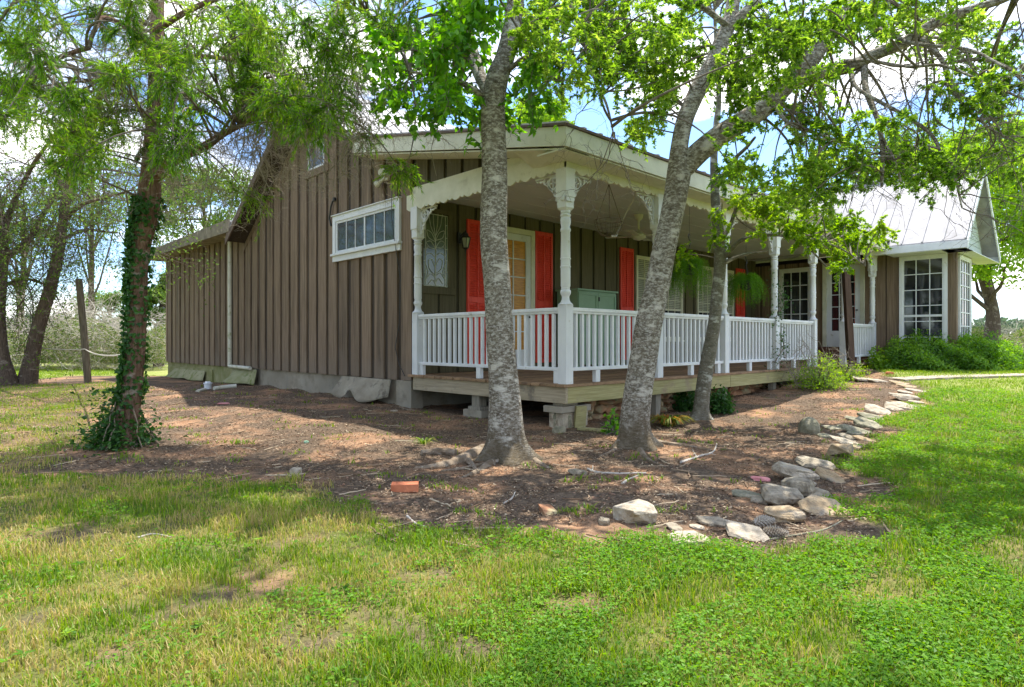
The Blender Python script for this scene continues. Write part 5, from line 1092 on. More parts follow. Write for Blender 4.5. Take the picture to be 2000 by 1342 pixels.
# brush pile of cut branches, left background
rr = np.random.default_rng(341); c0 = G(175, 712); dd = dep(c0) ; brush = thing('brush_pile', 'long tangled heap of pale dead branches and brush behind the pole', 'brush pile', G(175, 708))
mb = MB(); S = []; Dd = []
for _ in range(330):
    px = rr.uniform(15, 328); d = rr.uniform(23, 27.5); hmax = 88 - 20 * math.sin(px * .03); py = 706 - rr.uniform(0, 1) ** 1.4 * hmax; S.append(P(px, py, d)); Dd.append(RGT * rr.normal() + FWD * rr.normal() * .5 + np.array([0, 0, rr.normal() * .55 + .12]))
bare(mb, S, Dd, 1.5, .016, 342, 3, 4, .15, 6, .8); mb.build('branches', M['palewood'], brush)
lv = MB(); n = 20000; px = rr.uniform(15, 328, n); d = rr.uniform(23, 27.5, n); hm = 72 - 18 * np.sin(px * .03); py = 708 - rr.uniform(0, 1, n) ** 1.2 * hm
o = CAM + RGT * ((px - 1000) / 1234 * d)[:, None] + FWD * d[:, None] + np.array([0, 0, 1.]) * ((667 - py) / 1234 * d)[:, None]; o[:, 2] = np.maximum(o[:, 2], .03)
M['brush'] = leafmat('brush_leaves', [(.07,.12,.025), (.12,.20,.04), (.19,.25,.07), (.32,.27,.17)], .35, .01); lv.leaves(o, rr.normal(size=(n, 3)), unit(rr.normal(0, .7, (n, 3)) + [0, 0, 1]), rr.uniform(.05, .12, n), .045, rr.uniform(0, 1, n)); lv.build('dry_leaves', M['brush'], brush)
b_ = thing('brush_pile', 'low tan and green scrub heap beyond the hedge at the right edge', 'brush pile', G(1975, 700)); mb = MB(); S = [P(rr.uniform(1880, 2150), rr.uniform(655, 690), rr.uniform(24, 28)) for _ in range(110)]; bare(mb, S, rr.normal(size=(110, 3)) + [0, 0, .3], 1.1, .014, 351, 3, 4, .1, 6, .8); mb.build('branches', M['palewood'], b_)
n = 14000; px = rr.uniform(1860, 2180, n); d = rr.uniform(24, 28, n); py = 694 - rr.uniform(0, 1, n) ** 1.2 * (48 + 8 * np.sin(px * .06)); o = CAM + RGT * ((px - 1000) / 1234 * d)[:, None] + FWD * d[:, None] + np.array([0, 0, 1.]) * ((667 - py) / 1234 * d)[:, None]; lv = MB(); lv.leaves(o, rr.normal(size=(n, 3)), unit(rr.normal(0, .7, (n, 3)) + [0, 0, 1]), rr.uniform(.06, .13, n), .05, rr.uniform(0, 1, n)); lv.build('dry_leaves', M['brush'], b_)
# far tree line all round
n = 60000; a = rr.uniform(0, 6.283, n); q = rr.uniform(150, 190, n); h = (3.2 + 1.6 * np.sin(a * 9) + 1.2 * np.sin(a * 23) + .8 * np.sin(a * 61)) * rr.uniform(0, 1, n) ** .7; o = np.stack([q * np.cos(a), q * np.sin(a), h], 1); lv = MB()
lv.leaves(o, rr.normal(size=(n, 3)), unit(rr.normal(0, .7, (n, 3)) + [0, 0, 1]), rr.uniform(1., 2.2, n), 1.2, rr.uniform(0, 1, n)); lv.build('far_treeline', M['bgfar'], kind='stuff')

# ------------------------------------------------------------------ turf, ground cover and litter
def polar(n, d0, d1, seed, a0=-58, a1=58, p=-.35):
    r_ = np.random.default_rng(seed); u = r_.uniform(0, 1, n); k = p + 1; d = (d0 ** k + u * (d1 ** k - d0 ** k)) ** (1 / k); a = R(YAW) + np.radians(r_.uniform(a0, a1, n))
    return CAM[0] + d * np.cos(a), CAM[1] + d * np.sin(a), d, r_
def house_free(x, y): return ~((x > -.12) & (y > -.12) & (x < 15)) & ~((x > XW) & (y > -1.7) & (x < 15))
def blades(x, y, d, r_, h0, h1, w0, tone, lean=.55):
    n = len(x); z = gz(x, y) - .004; a = r_.uniform(0, 6.283, n); h = r_.uniform(h0, h1, n) * np.clip(.8 + .35 * vnoise(x, y, 1.3, 31), .45, 1.5); w_ = w0 * (1 + d / 9) * r_.uniform(.7, 1.3, n); ln = lean * r_.uniform(.2, 1.5, n) * h
    ux, uy = np.cos(a), np.sin(a); sx, sy = -uy, ux; V = np.zeros((n, 5, 3))
    for k, (t, ww, hh) in enumerate(((0, 1, 0), (.45, .8, .62), (1, 0, 1))):
        cx, cy, cz = x + ux * ln * t ** 1.6, y + uy * ln * t ** 1.6, z + h * hh
        if k < 2:
            V[:, 2 * k] = np.stack([cx - sx * w_ * ww / 2, cy - sy * w_ * ww / 2, cz], 1); V[:, 2 * k + 1] = np.stack([cx + sx * w_ * ww / 2, cy + sy * w_ * ww / 2, cz], 1)
        else: V[:, 4] = np.stack([cx, cy, cz], 1)
    ix = np.arange(n * 5).reshape(n, 5); mb = MB(); mb.v.append(V.reshape(-1, 3)); mb.f = [ix[:, [0, 1, 3, 2]], ix[:, [2, 3, 4]]]; mb.rnd = [tone, tone]; mb.anyr = True; mb.n = n * 5; return mb
def side(x, y):  # 0 on the dry left of the lawn, 1 on the lush right
    rt_ = (x - CAM[0]) * RGT[0] + (y - CAM[1]) * RGT[1]; return sm(-1.2, 1.6, rt_ + .5 * vnoise(x, y, .7, 33))
x, y, d, r_ = polar(900000, 1.5, 34, 401)
lw = lawn_at(x, y); sd_ = side(x, y); keep = (r_.uniform(0, 1, len(x)) < lw * np.where(d > 12, .75, 1)) & house_free(x, y) & ~((np.abs(vnoise(x, y, 3.3, 35)) < .03))
x, y, d, sd_ = x[keep], y[keep], d[keep], sd_[keep]; n = len(x)
dry = sm(-.6, .9, vnoise(x, y, .8, 36) + .5 * vnoise(x, y, 3.1, 37) + (1 - sd_) * .8 - .35)
tone = np.clip(r_.normal(.34, .14, n) + .30 * (dry - .25) * (1.6 - sd_) + .06 * vnoise(x, y, .5, 38) + np.where(r_.uniform(0, 1, n) < .12 + .36 * dry * (1 - sd_), .42, 0), 0, 1)
far_ = sm(10, 16, d); tone = tone * (1 - far_) + (.42 + .1 * r_.normal(size=n)) * far_
blades(x, y, d, r_, .022, .075, .0032, np.clip(tone, 0, 1)).build('grass', M['grass'], kind='stuff')
# clover like leaves, mostly on the right
x, y, d, r_ = polar(680000, 1.5, 13, 402); sd_ = side(x, y); lw = lawn_at(x, y)
keep = (r_.uniform(0, 1, len(x)) < lw * np.clip(sd_ * 1.0 + .22 * (vnoise(x, y, 1.1, 41) > .55), 0, 1) * sm(-.5, .4, vnoise(x, y, 1.4, 42) + .35)) & house_free(x, y); x, y, d = x[keep], y[keep], d[keep]; n = len(x)
cm_ = MB(); o = np.stack([x, y, gz(x, y) + r_.uniform(.012, .05, n)], 1); L_ = r_.uniform(.007, .018, n) * (1 + d / 12); a = r_.uniform(0, 6.28, n)
cm_.leaves(o, np.stack([np.cos(a), np.sin(a), r_.normal(0, .35, n)], 1), unit(r_.normal(0, .38, (n, 3)) + [0, 0, 1]), L_, L_ * .75, np.clip(r_.normal(.5, .22, n) + .12 * vnoise(x, y, 1.0, 43), 0, 1), .12); cm_.build('clover', M['clover'], kind='stuff')
x, y, d, r_ = polar(1100, 1.6, 11, 412); keep = (lawn_at(x, y) > .5) & house_free(x, y); x, y = x[keep], y[keep]; m_ = len(x); k_ = 8; n = m_ * k_; a = (r_.uniform(0, 6.28, m_)[:, None] + np.arange(k_) * .785 + r_.normal(0, .2, (m_, k_))).ravel(); sz = np.repeat(r_.uniform(.012, .036, m_), k_)
wm = MB(); c = np.repeat(np.stack([x, y, gz(x, y) + .02], 1), k_, 0); dd = np.stack([np.cos(a), np.sin(a), r_.uniform(.1, .7, n)], 1); wm.leaves(c, dd, np.stack([-np.cos(a) * .4, -np.sin(a) * .4, np.ones(n)], 1), sz * r_.uniform(.7, 1.3, n), sz * .42, np.repeat(r_.uniform(0, 1, m_), k_), .1); wm.build('lawn_weeds', M['clover'], kind='stuff')
# sparse weeds on the bare soil
x, y, d, r_ = polar(110000, 3.5, 16, 403); keep = (bed_sd(x, y) < -.05) & (vnoise(x, y, 1.2, 44) + .6 * vnoise(x, y, 4.5, 45) > 1.05 - .25 * (x < -3.2)) & house_free(x, y); x, y, d = x[keep], y[keep], d[keep]; n = len(x)
blades(x, y, d, r_, .02, .06, .006, np.clip(r_.normal(.35, .2, n), 0, 1), 1.0).build('ground_weeds', M['grass'], kind='stuff')
# bark chips and leaf litter
x, y, d, r_ = polar(280000, 3.3, 17, 404); keep = (r_.uniform(0, 1, len(x)) < np.where(bed_sd(x, y) < .15, 1, .07)) & ~((x > .1) & (y > .3)) & (vnoise(x, y, .8, 46) + .5 * vnoise(x, y, 3, 47) > -.55); x, y, d = x[keep], y[keep], d[keep]; n = len(x)
lt = MB(); o = np.stack([x, y, gz(x, y) + r_.uniform(.002, .014, n)], 1); a = r_.uniform(0, 6.28, n); L_ = r_.uniform(.006, .020, n) * (1 + d / 18)
lt.leaves(o, np.stack([np.cos(a), np.sin(a), r_.normal(0, .18, n)], 1), unit(r_.normal(0, .35, (n, 3)) + [0, 0, 1]), L_, L_ * r_.uniform(.25, .7, n), np.clip(r_.beta(1.0, 1.5, n), 0, 1), .1); lt.build('bark_litter', M['litter'], kind='stuff')
# small twigs lying about
x, y, d, r_ = polar(1500, 3.2, 14, 405); keep = (bed_sd(x, y) < .2) & ~((x > .1) & (y > .3)) & house_free(x, y); x, y = x[keep], y[keep]; n = len(x); a = r_.uniform(0, 6.28, n); L_ = r_.uniform(.05, .32, n); t = np.linspace(-.5, .5, 6)
px_ = x[:, None] + np.cos(a)[:, None] * L_[:, None] * t + r_.normal(0, .006, (n, 6)); py_ = y[:, None] + np.sin(a)[:, None] * L_[:, None] * t + r_.normal(0, .006, (n, 6)); mb = MB()
mb.tubes(np.stack([px_, py_, gz(px_, py_) + .008], -1), r_.uniform(.002, .005, n)[:, None] * np.ones(6)[None], 5, r_.uniform(.3, 1, n)); mb.build('fallen_twigs', M['litter'], kind='stuff')
# clods of red earth by the wall
x, y, d, r_ = polar(9000, 4, 17, 406); keep = (bed_sd(x, y) < -.1) & (x < -.05); x, y = x[keep], y[keep]; mb = MB()
for i in range(min(1400, len(x))): rock_into(mb, (x[i], y[i], float(gz(x[i], y[i])) + .003), (r_.uniform(.015, .05),) * 2 + (r_.uniform(.01, .03),), i, yaw=r_.uniform(0, 3), npt=9)
M['clod'] = mat('earth_clods', (.17,.10,.065), (.32,.20,.13), 3, .95); mb.build('earth_clods', M['clod'], kind='stuff')

# ------------------------------------------------------------------ stones edging the bed (px centre x, y, width px, height of slab m, length/width ratio, yaw, tilt, material, label)
ST = [
 (1240,1015,68,.11,.85,.3,.1,'palestone','large angular pale rock at the front of the bed, alone below the forked trunk'),
 (1180,1022,20,.04,.8,0,0,'stone','small round stone just left of the large angular front rock'),
 (1070,1002,34,.06,.9,.2,0,'rust_stone','reddish rounded stone half buried in the open soil at the front'),
 (1127,928,24,.06,.8,.5,0,'stone','fist sized dark rock on the soil between the two big trunks'),
 (1318,1034,24,.025,.8,.4,.2,'stone','small grey flake at the front lawn edge, left of the smallest pale chip'),
 (1362,1032,22,.02,.5,.8,.1,'palestone','smallest pale chip above the flat pale slab at the lawn edge'),
 (1345,1060,64,.05,.75,.1,0,'palestone','flat pale slab sunk in the lawn edge, frontmost of the edging'),
 (1395,1024,58,.03,.4,-.4,.15,'stone','long thin grey flake above the flat frontmost slab'),
 (1462,1050,72,.05,.6,-.3,.2,'palestone','smooth pale slab with a grey broken edge near the pine cones'),
 (1458,970,42,.035,.45,-.5,.1,'greenstone','thin dark flake left of the block cluster'),
 (1485,981,32,.045,.7,-.3,.1,'stone','small grey stone touching the left side of the block cluster'),
 (1527,982,62,.12,.7,-.2,.1,'stone','heavy grey block at the left of the block cluster'),
 (1556,966,42,.15,.8,.2,-.1,'stone','upright grey block behind the heavy block in the cluster'),
 (1532,1014,60,.08,.7,.1,.05,'tanstone','thick tan slab in front of the heavy grey block'),
 (1608,1000,68,.05,.6,-.7,.35,'tanstone','broad tan slab leaning down towards the lawn right of the cluster'),
 (1597,972,62,.05,.35,-.6,.3,'stone','long grey slab leaning above the broad tan one'),
 (1556,936,76,.13,.45,.45,.2,'palestone','largest block of the edging with pale top and rough dark side'),
 (1622,938,52,.06,.3,-1.0,.4,'tanstone','narrow tan slab propped against the right of the largest block'),
 (1594,915,58,.08,.4,-.3,.2,'stone','curved grey stone behind the largest block'),
 (1574,948,34,.04,.5,0,0,'palestone','small pale stone wedged under the largest block'),
 (1640,890,44,.13,.6,-.9,.3,'tanstone','smooth tan boulder standing alone at the bend of the edging'),
 (1664,878,34,.06,.45,-.5,.2,'tanstone','rounded tan stone leaning on the smooth boulder'),
 (1656,866,50,.03,.25,-.4,.3,'palestone','thin pale slate lowest of the fanned slates'),
 (1668,860,50,.03,.22,-.4,.35,'stone','thin grey slate second from the bottom of the fan'),
 (1692,862,42,.035,.25,-.4,.3,'tanstone','short brown slate at the right foot of the fan'),
 (1612,853,28,.03,.7,0,.1,'greenstone','small greenish slate right of the concrete dome'),
 (1630,838,34,.035,.5,-.2,.1,'greenstone','flat greenish slate behind and right of the concrete dome'),
 (1678,845,62,.035,.28,-.45,.3,'greenstone','longest greenish slate in the middle of the fan'),
 (1666,848,28,.03,.5,0,.1,'greenstone','little grey green slate under the longest slate'),
 (1695,834,48,.08,.4,-.5,.3,'greenstone','thick greenish slate leaning at the top of the fan'),
 (1704,821,46,.07,.35,-.5,.3,'greenstone','dark green topped slate at the back of the fan'),
 (1668,820,32,.03,.4,-.2,.2,'greenstone','small back slate at the left of the fan'),
 (1714,808,40,.09,.6,-.4,.3,'palestone','pale pinkish stone just behind the green slates'),
 (1746,799,30,.06,.6,-.6,.3,'palestone','pale tilted stone between the pinkish one and the white slab'),
 (1768,797,40,.06,.5,-.5,.2,'palestone','white slab tipping into the lawn'),
 (1766,780,50,.09,.5,.1,.2,'palestone','big whitish rounded slab near the far end of the edging'),
 (1788,788,22,.05,.7,0,.1,'palestone','small white stone tucked right of the whitish slab'),
 (1794,795,24,.03,.5,0,.1,'palestone','flat white chip at the right edge below the whitish slab'),
 (1716,817,16,.04,.8,0,.1,'palestone','tiny round pale stone beside the pinkish one'),
 (1768,768,30,.04,.35,-.2,.2,'palestone','thin pale slab just beyond the big whitish one'),
 (1790,764,34,.03,.3,-.3,.2,'palestone','sun bleached flat stone second from the far end'),
 (1775,757,34,.04,.35,-.2,.2,'tanstone','brownish flat stone near the far end of the edging'),
 (1758,750,34,.04,.35,-.2,.2,'tanstone','farthest brown edging stone below the walk'),
 (1690,744,44,.07,.5,.1,.1,'palestone','pale stepping stone beside the foot of the brown post'),
 (1712,746,30,.06,.5,.1,.1,'palestone','second pale stone right of the stepping stone by the post'),
]
def flag_into(mb, w_, l_, h, seed):
    """irregular flat slab with chipped edges"""
    r = np.random.default_rng(seed); k = int(r.integers(6, 9)); th = np.sort((np.arange(k) + r.uniform(-.3, .3, k)) * 2 * math.pi / k)
    rad = r.uniform(.8, 1.12, k); px_ = np.sign(np.cos(th)) * np.abs(np.cos(th)) ** .7 * rad * w_ / 2; py_ = np.sign(np.sin(th)) * np.abs(np.sin(th)) ** .7 * rad * l_ / 2; n_ = 4; V = []
    sx, sy = r.uniform(-.25, .25, 2) * h / max(w_, .01)
    for j, (zz_, ss) in enumerate(((-.5, .93), (-.15, 1.02), (.32, .99), (.5, .86))):
        jx = r.uniform(-.04, .04, k) * w_; jy = r.uniform(-.04, .04, k) * l_; V += [(px_[q] * ss + jx[q], py_[q] * ss + jy[q], zz_ * h + px_[q] * sx + py_[q] * sy + r.uniform(-.07, .07) * h) for q in range(k)]
    V.append((r.uniform(-.1, .1) * w_, r.uniform(-.1, .1) * l_, .58 * h)); F = [tuple(range(k))[::-1]]
    F += [(j * k + q, j * k + (q + 1) % k, (j + 1) * k + (q + 1) % k, (j + 1) * k + q) for j in range(3) for q in range(k)] + [(3 * k + q, 3 * k + (q + 1) % k, 4 * k) for q in range(k)]
    mb.add(V, F)
for i, (px, py, wpx, hz, ratio, yaw, tilt, mm, lab_) in enumerate(ST):
    g_ = G(px, py); w_ = wpx * dep(g_) / 1234; mb = MB()
    if 'boulder' not in lab_ and 'round' not in lab_ and 'angular' not in lab_:
        flag_into(mb, w_ * 1.30, max(w_ * ratio * 1.9, .08), hz * .62, 500 + i)
        mb.build('edging_stone', M[mm], at=(g_[0], g_[1], g_[2] + hz * .40), rot=(tilt * 1.1, tilt * .9, R(YAW - 90) + yaw), bevel=.0025, label=lab_, cat='stone', group='stones edging the bed' if px > 1290 else None); continue
    rock_into(mb, (0, 0, 0), (w_ * 1.25, w_ * ratio * 1.5, hz * 1.45), 500 + i, squash=.50, yaw=R(YAW - 90) + yaw, tilt=tilt * .8, tiltd=tilt * .6, npt=17)
    mb.build('edging_stone', M[mm], at=(g_[0], g_[1], g_[2] + hz * .28), bevel=min(.006, hz * .07), label=lab_, cat='stone', group='stones edging the bed' if px > 1290 else None)
def simple_stone(name, px, py, wpx, hz, mm, seed, label, cat='stone', ratio=.6, yaw=0, lift=.3):
    g_ = G(px, py); w_ = wpx * dep(g_) / 1234; mb = MB(); rock_into(mb, (0, 0, 0), (w_ * 1.2, w_ * ratio * 1.3, hz * 1.5), seed, squash=.65, yaw=R(YAW - 90) + yaw, npt=24); return mb.build(name, M[mm], at=(g_[0], g_[1], g_[2] + hz * lift), bevel=.004, label=label, cat=cat)
simple_stone('rock', 578, 926, 22, .06, 'palestone', 601, 'small bright white stone at the left lawn edge'); simple_stone('rock', 1484, 939, 34, .035, 'pink', 602, 'flat pink stone lying left of the largest edging block', ratio=.4, yaw=-.3)
simple_stone('plastic_scrap', 437, 790, 26, .03, 'pink', 603, 'crumpled dull pink scrap on the soil below the drain pipe', 'litter', .5); simple_stone('rock', 770, 804, 14, .03, 'palestone', 604, 'pale flat pebble on the soil below the sagging grey felt'); simple_stone('rock', 862, 788, 30, .10, 'stone', 605, 'lumpy grey rock just under the deck side joist')
simple_stone('brick', 1738, 731, 16, .06, 'brick', 606, 'broken red brick by the pale stones near the hedge', 'brick', .5); simple_stone('rock', 1098, 835, 34, .26, 'greenstone', 607, 'dark jagged rock leaning on the white pier block', ratio=.5)
simple_stone('rock', 1092, 846, 26, .08, 'greenstone', 608, 'low dark rock at the foot of the jagged one'); simple_stone('rock', 598, 866, 10, .03, 'green', 609, 'tiny teal pebble among weeds left of the nearest trunk')
# wooden slab and boards by the pier
g_ = G(1122, 836); mb = MB(); mb.extrude([(0, 0, -.05), (.16, .02, -.05), (.17, .02, .26), (.02, 0, .27)], (0, .05, 0)); mb.build('board', M['rimB'], at=(g_[0], g_[1], g_[2]), rot=(.1, 0, R(-25)), bevel=.004, label='short greenish board standing against the rubble wall by the corner pier', cat='board')
a, b = G(1130, 840), G(1192, 846); mb = MB(); mb.bar(a + [0, 0, .02], b + [0, 0, .02], .07, .04); mb.single('board', M['rimB'], a, bevel=.004, label='greenish board lying flat along the foot of the rubble wall', cat='board')
# terracotta brick with grooves
g_ = G(791, 958); d_ = dep(g_); wB = 52 * d_ / 1234; mb = MB(); prof_ = []
for k in range(5):
    u = -.045 + k * .0225; prof_ += [(u - .008, .055), (u + .008, .055), (u + .010, .049), (u + .0125, .049)]
prof_ = [(-.055, 0)] + prof_[:-2] + [(.055, .055), (.055, 0)]
mb.extrude([(-wB / 2, q[0], q[1]) for q in prof_], (wB, 0, 0)); mb.build('brick', M['brick'], at=(g_[0], g_[1], g_[2] - .002), rot=(0, 0, R(YAW - 90) + .1), bevel=.002, label='grooved orange terracotta brick lying where the soil meets the front lawn', cat='brick')
# concrete dome
g_ = G(1580, 846); mb = MB(); rD = 20 * dep(g_) / 1234; mb.lathe((0, 0, 0), [(-.03, rD * .80), (.0, rD * .92), (.018, rD * .98), (.045, rD), (.055, rD * .99)] + [(.055 + rD * 1.12 * math.sin(a_), rD * .99 * math.cos(a_)) for a_ in np.linspace(.15, 1.5, 10)], 32)
mb.build('concrete_dome', M['greenstone'], at=g_, smooth=True, label='round grey concrete dome with a rim resting in the bed', cat='garden ornament')
# pine cones
for (px, py, a_, lab_) in ((1492, 1028, .2, 'pine cone lying left, tip towards the pale slab'), (1514, 1050, -.5, 'second pine cone on the right, closest to the thin green stick')):
    g_ = G(px, py); th_ = R(YAW - 90) + a_; ax = np.array([math.cos(th_), math.sin(th_), .05]); p_ = thing('pine_cone', lab_, 'pine cone', g_ + [0, 0, .03], 'pine cones by the edging'); mb = MB(); L_ = .13
    mb.tube([g_ + [0, 0, .03] + ax * (t - .5) * L_ for t in np.linspace(0, 1, 7)], np.array([.008, .020, .024, .022, .018, .011, .004]), 8); mb.build('core', M['root'], p_)
    mb = MB(); k = np.arange(110); t = k / 110; ph = k * 2.4; rr_ = np.interp(t, [0, .2, .5, 1], [.014, .030, .030, .010]); s1 = unit(np.cross(ax, [0, 0, 1])); s2 = np.cross(ax, s1)
    o = g_ + [0, 0, .03] + ax * ((t - .5) * L_)[:, None] + (s1 * np.cos(ph)[:, None] + s2 * np.sin(ph)[:, None]) * (rr_ * .5)[:, None]; dd_ = (s1 * np.cos(ph)[:, None] + s2 * np.sin(ph)[:, None]) + ax * .6; mb.leaves(o, dd_, np.broadcast_to(ax, dd_.shape), rr_ * .9, .018, 0, .2); mb.build('scales', M['palewood'], p_)
# sticks and logs
def stick(name, pts, r0, r1, mm, label, cat='stick', seed=0, lift=.8, sub=None):
    mb = MB(); g_ = G(*pts[len(pts) // 2]); groundpath(pts, r0, r1, seed, mb, lift, 20, 8)
    for q in (sub or []): groundpath(q, r1 * 1.2, r1 * .5, seed + 1, mb, lift, 10, 6)
    return mb.single(name, M[mm], g_, smooth=True, label=label, cat=cat)
stick('stick', [(1505,1056),(1560,1046),(1610,1036),(1646,1018)], .007, .005, 'greenstone', 'long thin greenish stick along the inner lawn edge below the tan slabs', seed=701)
stick('log', [(823,889),(850,887),(872,888),(890,890)], .028, .034, 'root', 'short grey brown log lying just left of the nearest trunk', 'log', 702, .8)
stick('fallen_branch', [(862,922),(905,917),(950,908),(1000,899),(1033,893)], .010, .024, 'root', 'smooth brown branch lying across the foot of the nearest trunk', 'branch', 703, .8, [[(915,905),(925,915),(935,925)]])
stick('stick', [(1148,918),(1165,924),(1200,926),(1262,925)], .011, .006, 'palewood', 'pale forked stick on open soil right of the nearest trunk', seed=704, sub=[[(1157,922),(1158,910)]])
stick('stick', [(1216,946),(1230,937),(1248,930)], .010, .007, 'palewood', 'short pale stick angled up on the soil below the forked trunk', seed=705)
stick('stick', [(984,985),(1000,974),(1006,962)], .007, .004, 'palewood', 'thin pale twig near the middle of the open soil', seed=706)
stick('stick', [(795,1010),(815,1026),(840,1032)], .008, .004, 'palewood', 'curved pale twig at the lawn edge below the terracotta brick', seed=707)
stick('stick', [(838,1036),(870,1046),(905,1040),(925,1028)], .008, .004, 'root', 'branching brown twig along the front lawn edge', seed=708, sub=[[(880,1044),(905,1052)]])
stick('fallen_branch', [(1330,905),(1365,893),(1392,884),(1400,868)], .012, .006, 'palewood', 'bleached branching piece of dead wood in the bed left of the dome', 'branch', 709, .8, [[(1360,893),(1352,878)], [(1385,886),(1405,892)]])
stick('stick', [(780,796),(800,802),(828,800),(845,790)], .012, .007, 'root', 'dark crooked stick on shaded soil below the deck side', seed=710)
stick('stick', [(268,1052),(300,1044),(335,1050)], .006, .003, 'palewood', 'pale dead stem lying in the dry left lawn', seed=711)
# drain cleanout and pipe
g_ = G(406, 760); q = thing('drain_cleanout', 'white capped drain pipe stub with a buried grey pipe beside it', 'drain pipe', g_); M['cap'] = mat('white_plastic', (.62,.66,.72), (.70,.73,.77), 4, .45)
mb = MB(); mb.lathe(g_, [(-.05, .075), (.11, .075), (.112, .088), (.135, .088), (.14, .06), (.165, .05)], 20); mb.build('cap', M['cap'], q, smooth=True); mb = MB(); mb.tube([G(418, 762) + [0, 0, .03], G(440, 759) + [0, 0, .03], G(462, 757) + [0, 0, .035]], .045, 12); mb.tube([G(386, 766) + [0, 0, .01], G(400, 763) + [0, 0, .02]], .04, 12); mb.build('pipe', M['pvc'], q, smooth=True)
# felt sheets leaning on the foundation
def felt(name, y0, y1, z0, out, wav, mm, label, seed):
    rr_ = np.random.default_rng(seed); nu, nv = 28, 10; V = []
    for i in range(nu):
        u = i / (nu - 1); yy = y0 + (y1 - y0) * u; o_ = out * (.75 + .25 * math.sin(u * 7 + seed)) * (1 - .75 * max(0, u * 1.0 - .72) / .28); low = gz(-o_, yy) + wav * (0.5 + .5 * math.sin(u * 11 + seed)) * (1 - u * .3)
        for j in range(nv):
            v = j / (nv - 1); V.append((-.045 - o_ * v ** 1.5, yy + .05 * v * math.sin(u * 3), z0 + (low + .015 - z0) * v + .03 * math.sin(v * 3.1) ))
    V = np.array(V); ix = np.arange(nu * nv).reshape(nu, nv); F = np.stack([ix[:-1, :-1], ix[1:, :-1], ix[1:, 1:], ix[:-1, 1:]], -1).reshape(-1, 4); mb = MB(); mb.add(V, F); g0 = (-.2, (y0 + y1) / 2, 0); o_ = mb.single(name, M[mm], g0, smooth=True, label=label, cat='felt sheet')
    m_ = o_.modifiers.new('solid', 'SOLIDIFY'); m_.thickness = .008; return o_
felt('felt_sheet', 5.35, 3.75, .44, .30, .14, 'tarp', 'curled grey felt sheet sagging off the foundation near the porch', 3)
felt('felt_sheet', 10.6, 9.2, .43, .42, .05, 'mosstarp', 'mossy green felt sheet propped under the downspout outlet', 5)
felt('felt_sheet', 15.2, 12.6, .28, .25, .03, 'mosstarp', 'long low mossy sheet along the lean-to foundation', 8)
# brown timber post
a = P(1664, 727, 13.9); b = P(1652, 530, 13.9); q = thing('timber_post', 'leaning dark brown square timber post with a frayed top before the porch steps', 'post', a); mb = MB(); mb.bar(a - [0, 0, .2], b, .13, .13, up=tuple(FWD)); mb.build('shaft', M['brownpost'], q, bevel=.006)
mb = MB(); mb.bar(b + [0, 0, .0], b + [0, 0, .06], .05, .05, up=tuple(FWD)); mb.bar(b + RGT * .05 + [0, 0, -.25], b + RGT * .05 + [0, 0, .03], .03, .05, up=tuple(FWD)); mb.build('splinter', M['timber'], q)
# plank walkway at the steps
a = G(1600, 706); mb = MB()
for k in range(5): mb.box(8.0 + k * .30, 8.28 + k * .30, -.62, -.08, DECK - .12, DECK - .085)
mb.single('plank_step', M['deck'], (8.7, -.35, .4), bevel=.005, label='low plank step in front of the railing gap', cat='step')

# ------------------------------------------------------------------ things on the porch
q = thing('storage_cabinet', 'sage green two door cabinet against the porch wall', 'cabinet', (3.9, 2.85, DECK)); x0, x1, y0, y1, zt_ = 3.30, 4.52, 2.58, 3.12, E + 1.0
mb = MB(); mb.box(x0 + .02, x1 - .02, y0 + .02, y1, DECK + .08, zt_ - .035); [mb.box(a_, a_ + .06, b_, b_ + .06, DECK, DECK + .0795) for a_ in (x0 + .03, x1 - .09) for b_ in (y0 + .03, y1 - .07)]; mb.build('carcass', M['green'], q, bevel=.003)
mb = MB(); mb.box(x0 - .02, x1 + .02, y0 - .02, y1 + .01, zt_ - .0345, zt_); mb.build('cabinet_top', M['green'], q, bevel=.004)
xm = (x0 + x1) / 2
for a_, b_ in ((x0 + .03, xm - .004), (xm + .004, x1 - .03)):
    mb = MB(); zb_, zc_ = DECK + .12, zt_ - .06; s = .055; yy = y0 + .02
    for r_ in ((a_, a_ + s, zb_, zc_), (b_ - s, b_, zb_, zc_), (a_ + s, b_ - s, zc_ - s, zc_), (a_ + s, b_ - s, zb_, zb_ + s)): mb.box(r_[0], r_[1], yy - .022, yy - .0005, r_[2], r_[3])
    mb.box(a_ + s, b_ - s, yy - .008, yy - .0005, zb_ + s, zc_ - s); mb.build('door', M['green'], q, bevel=.002)
mb = MB(); mb.box(xm + .012, xm + .03, y0 - .02, y0 - .0025, zt_ - .22, zt_ - .14); mb.build('handle', M['black'], q)
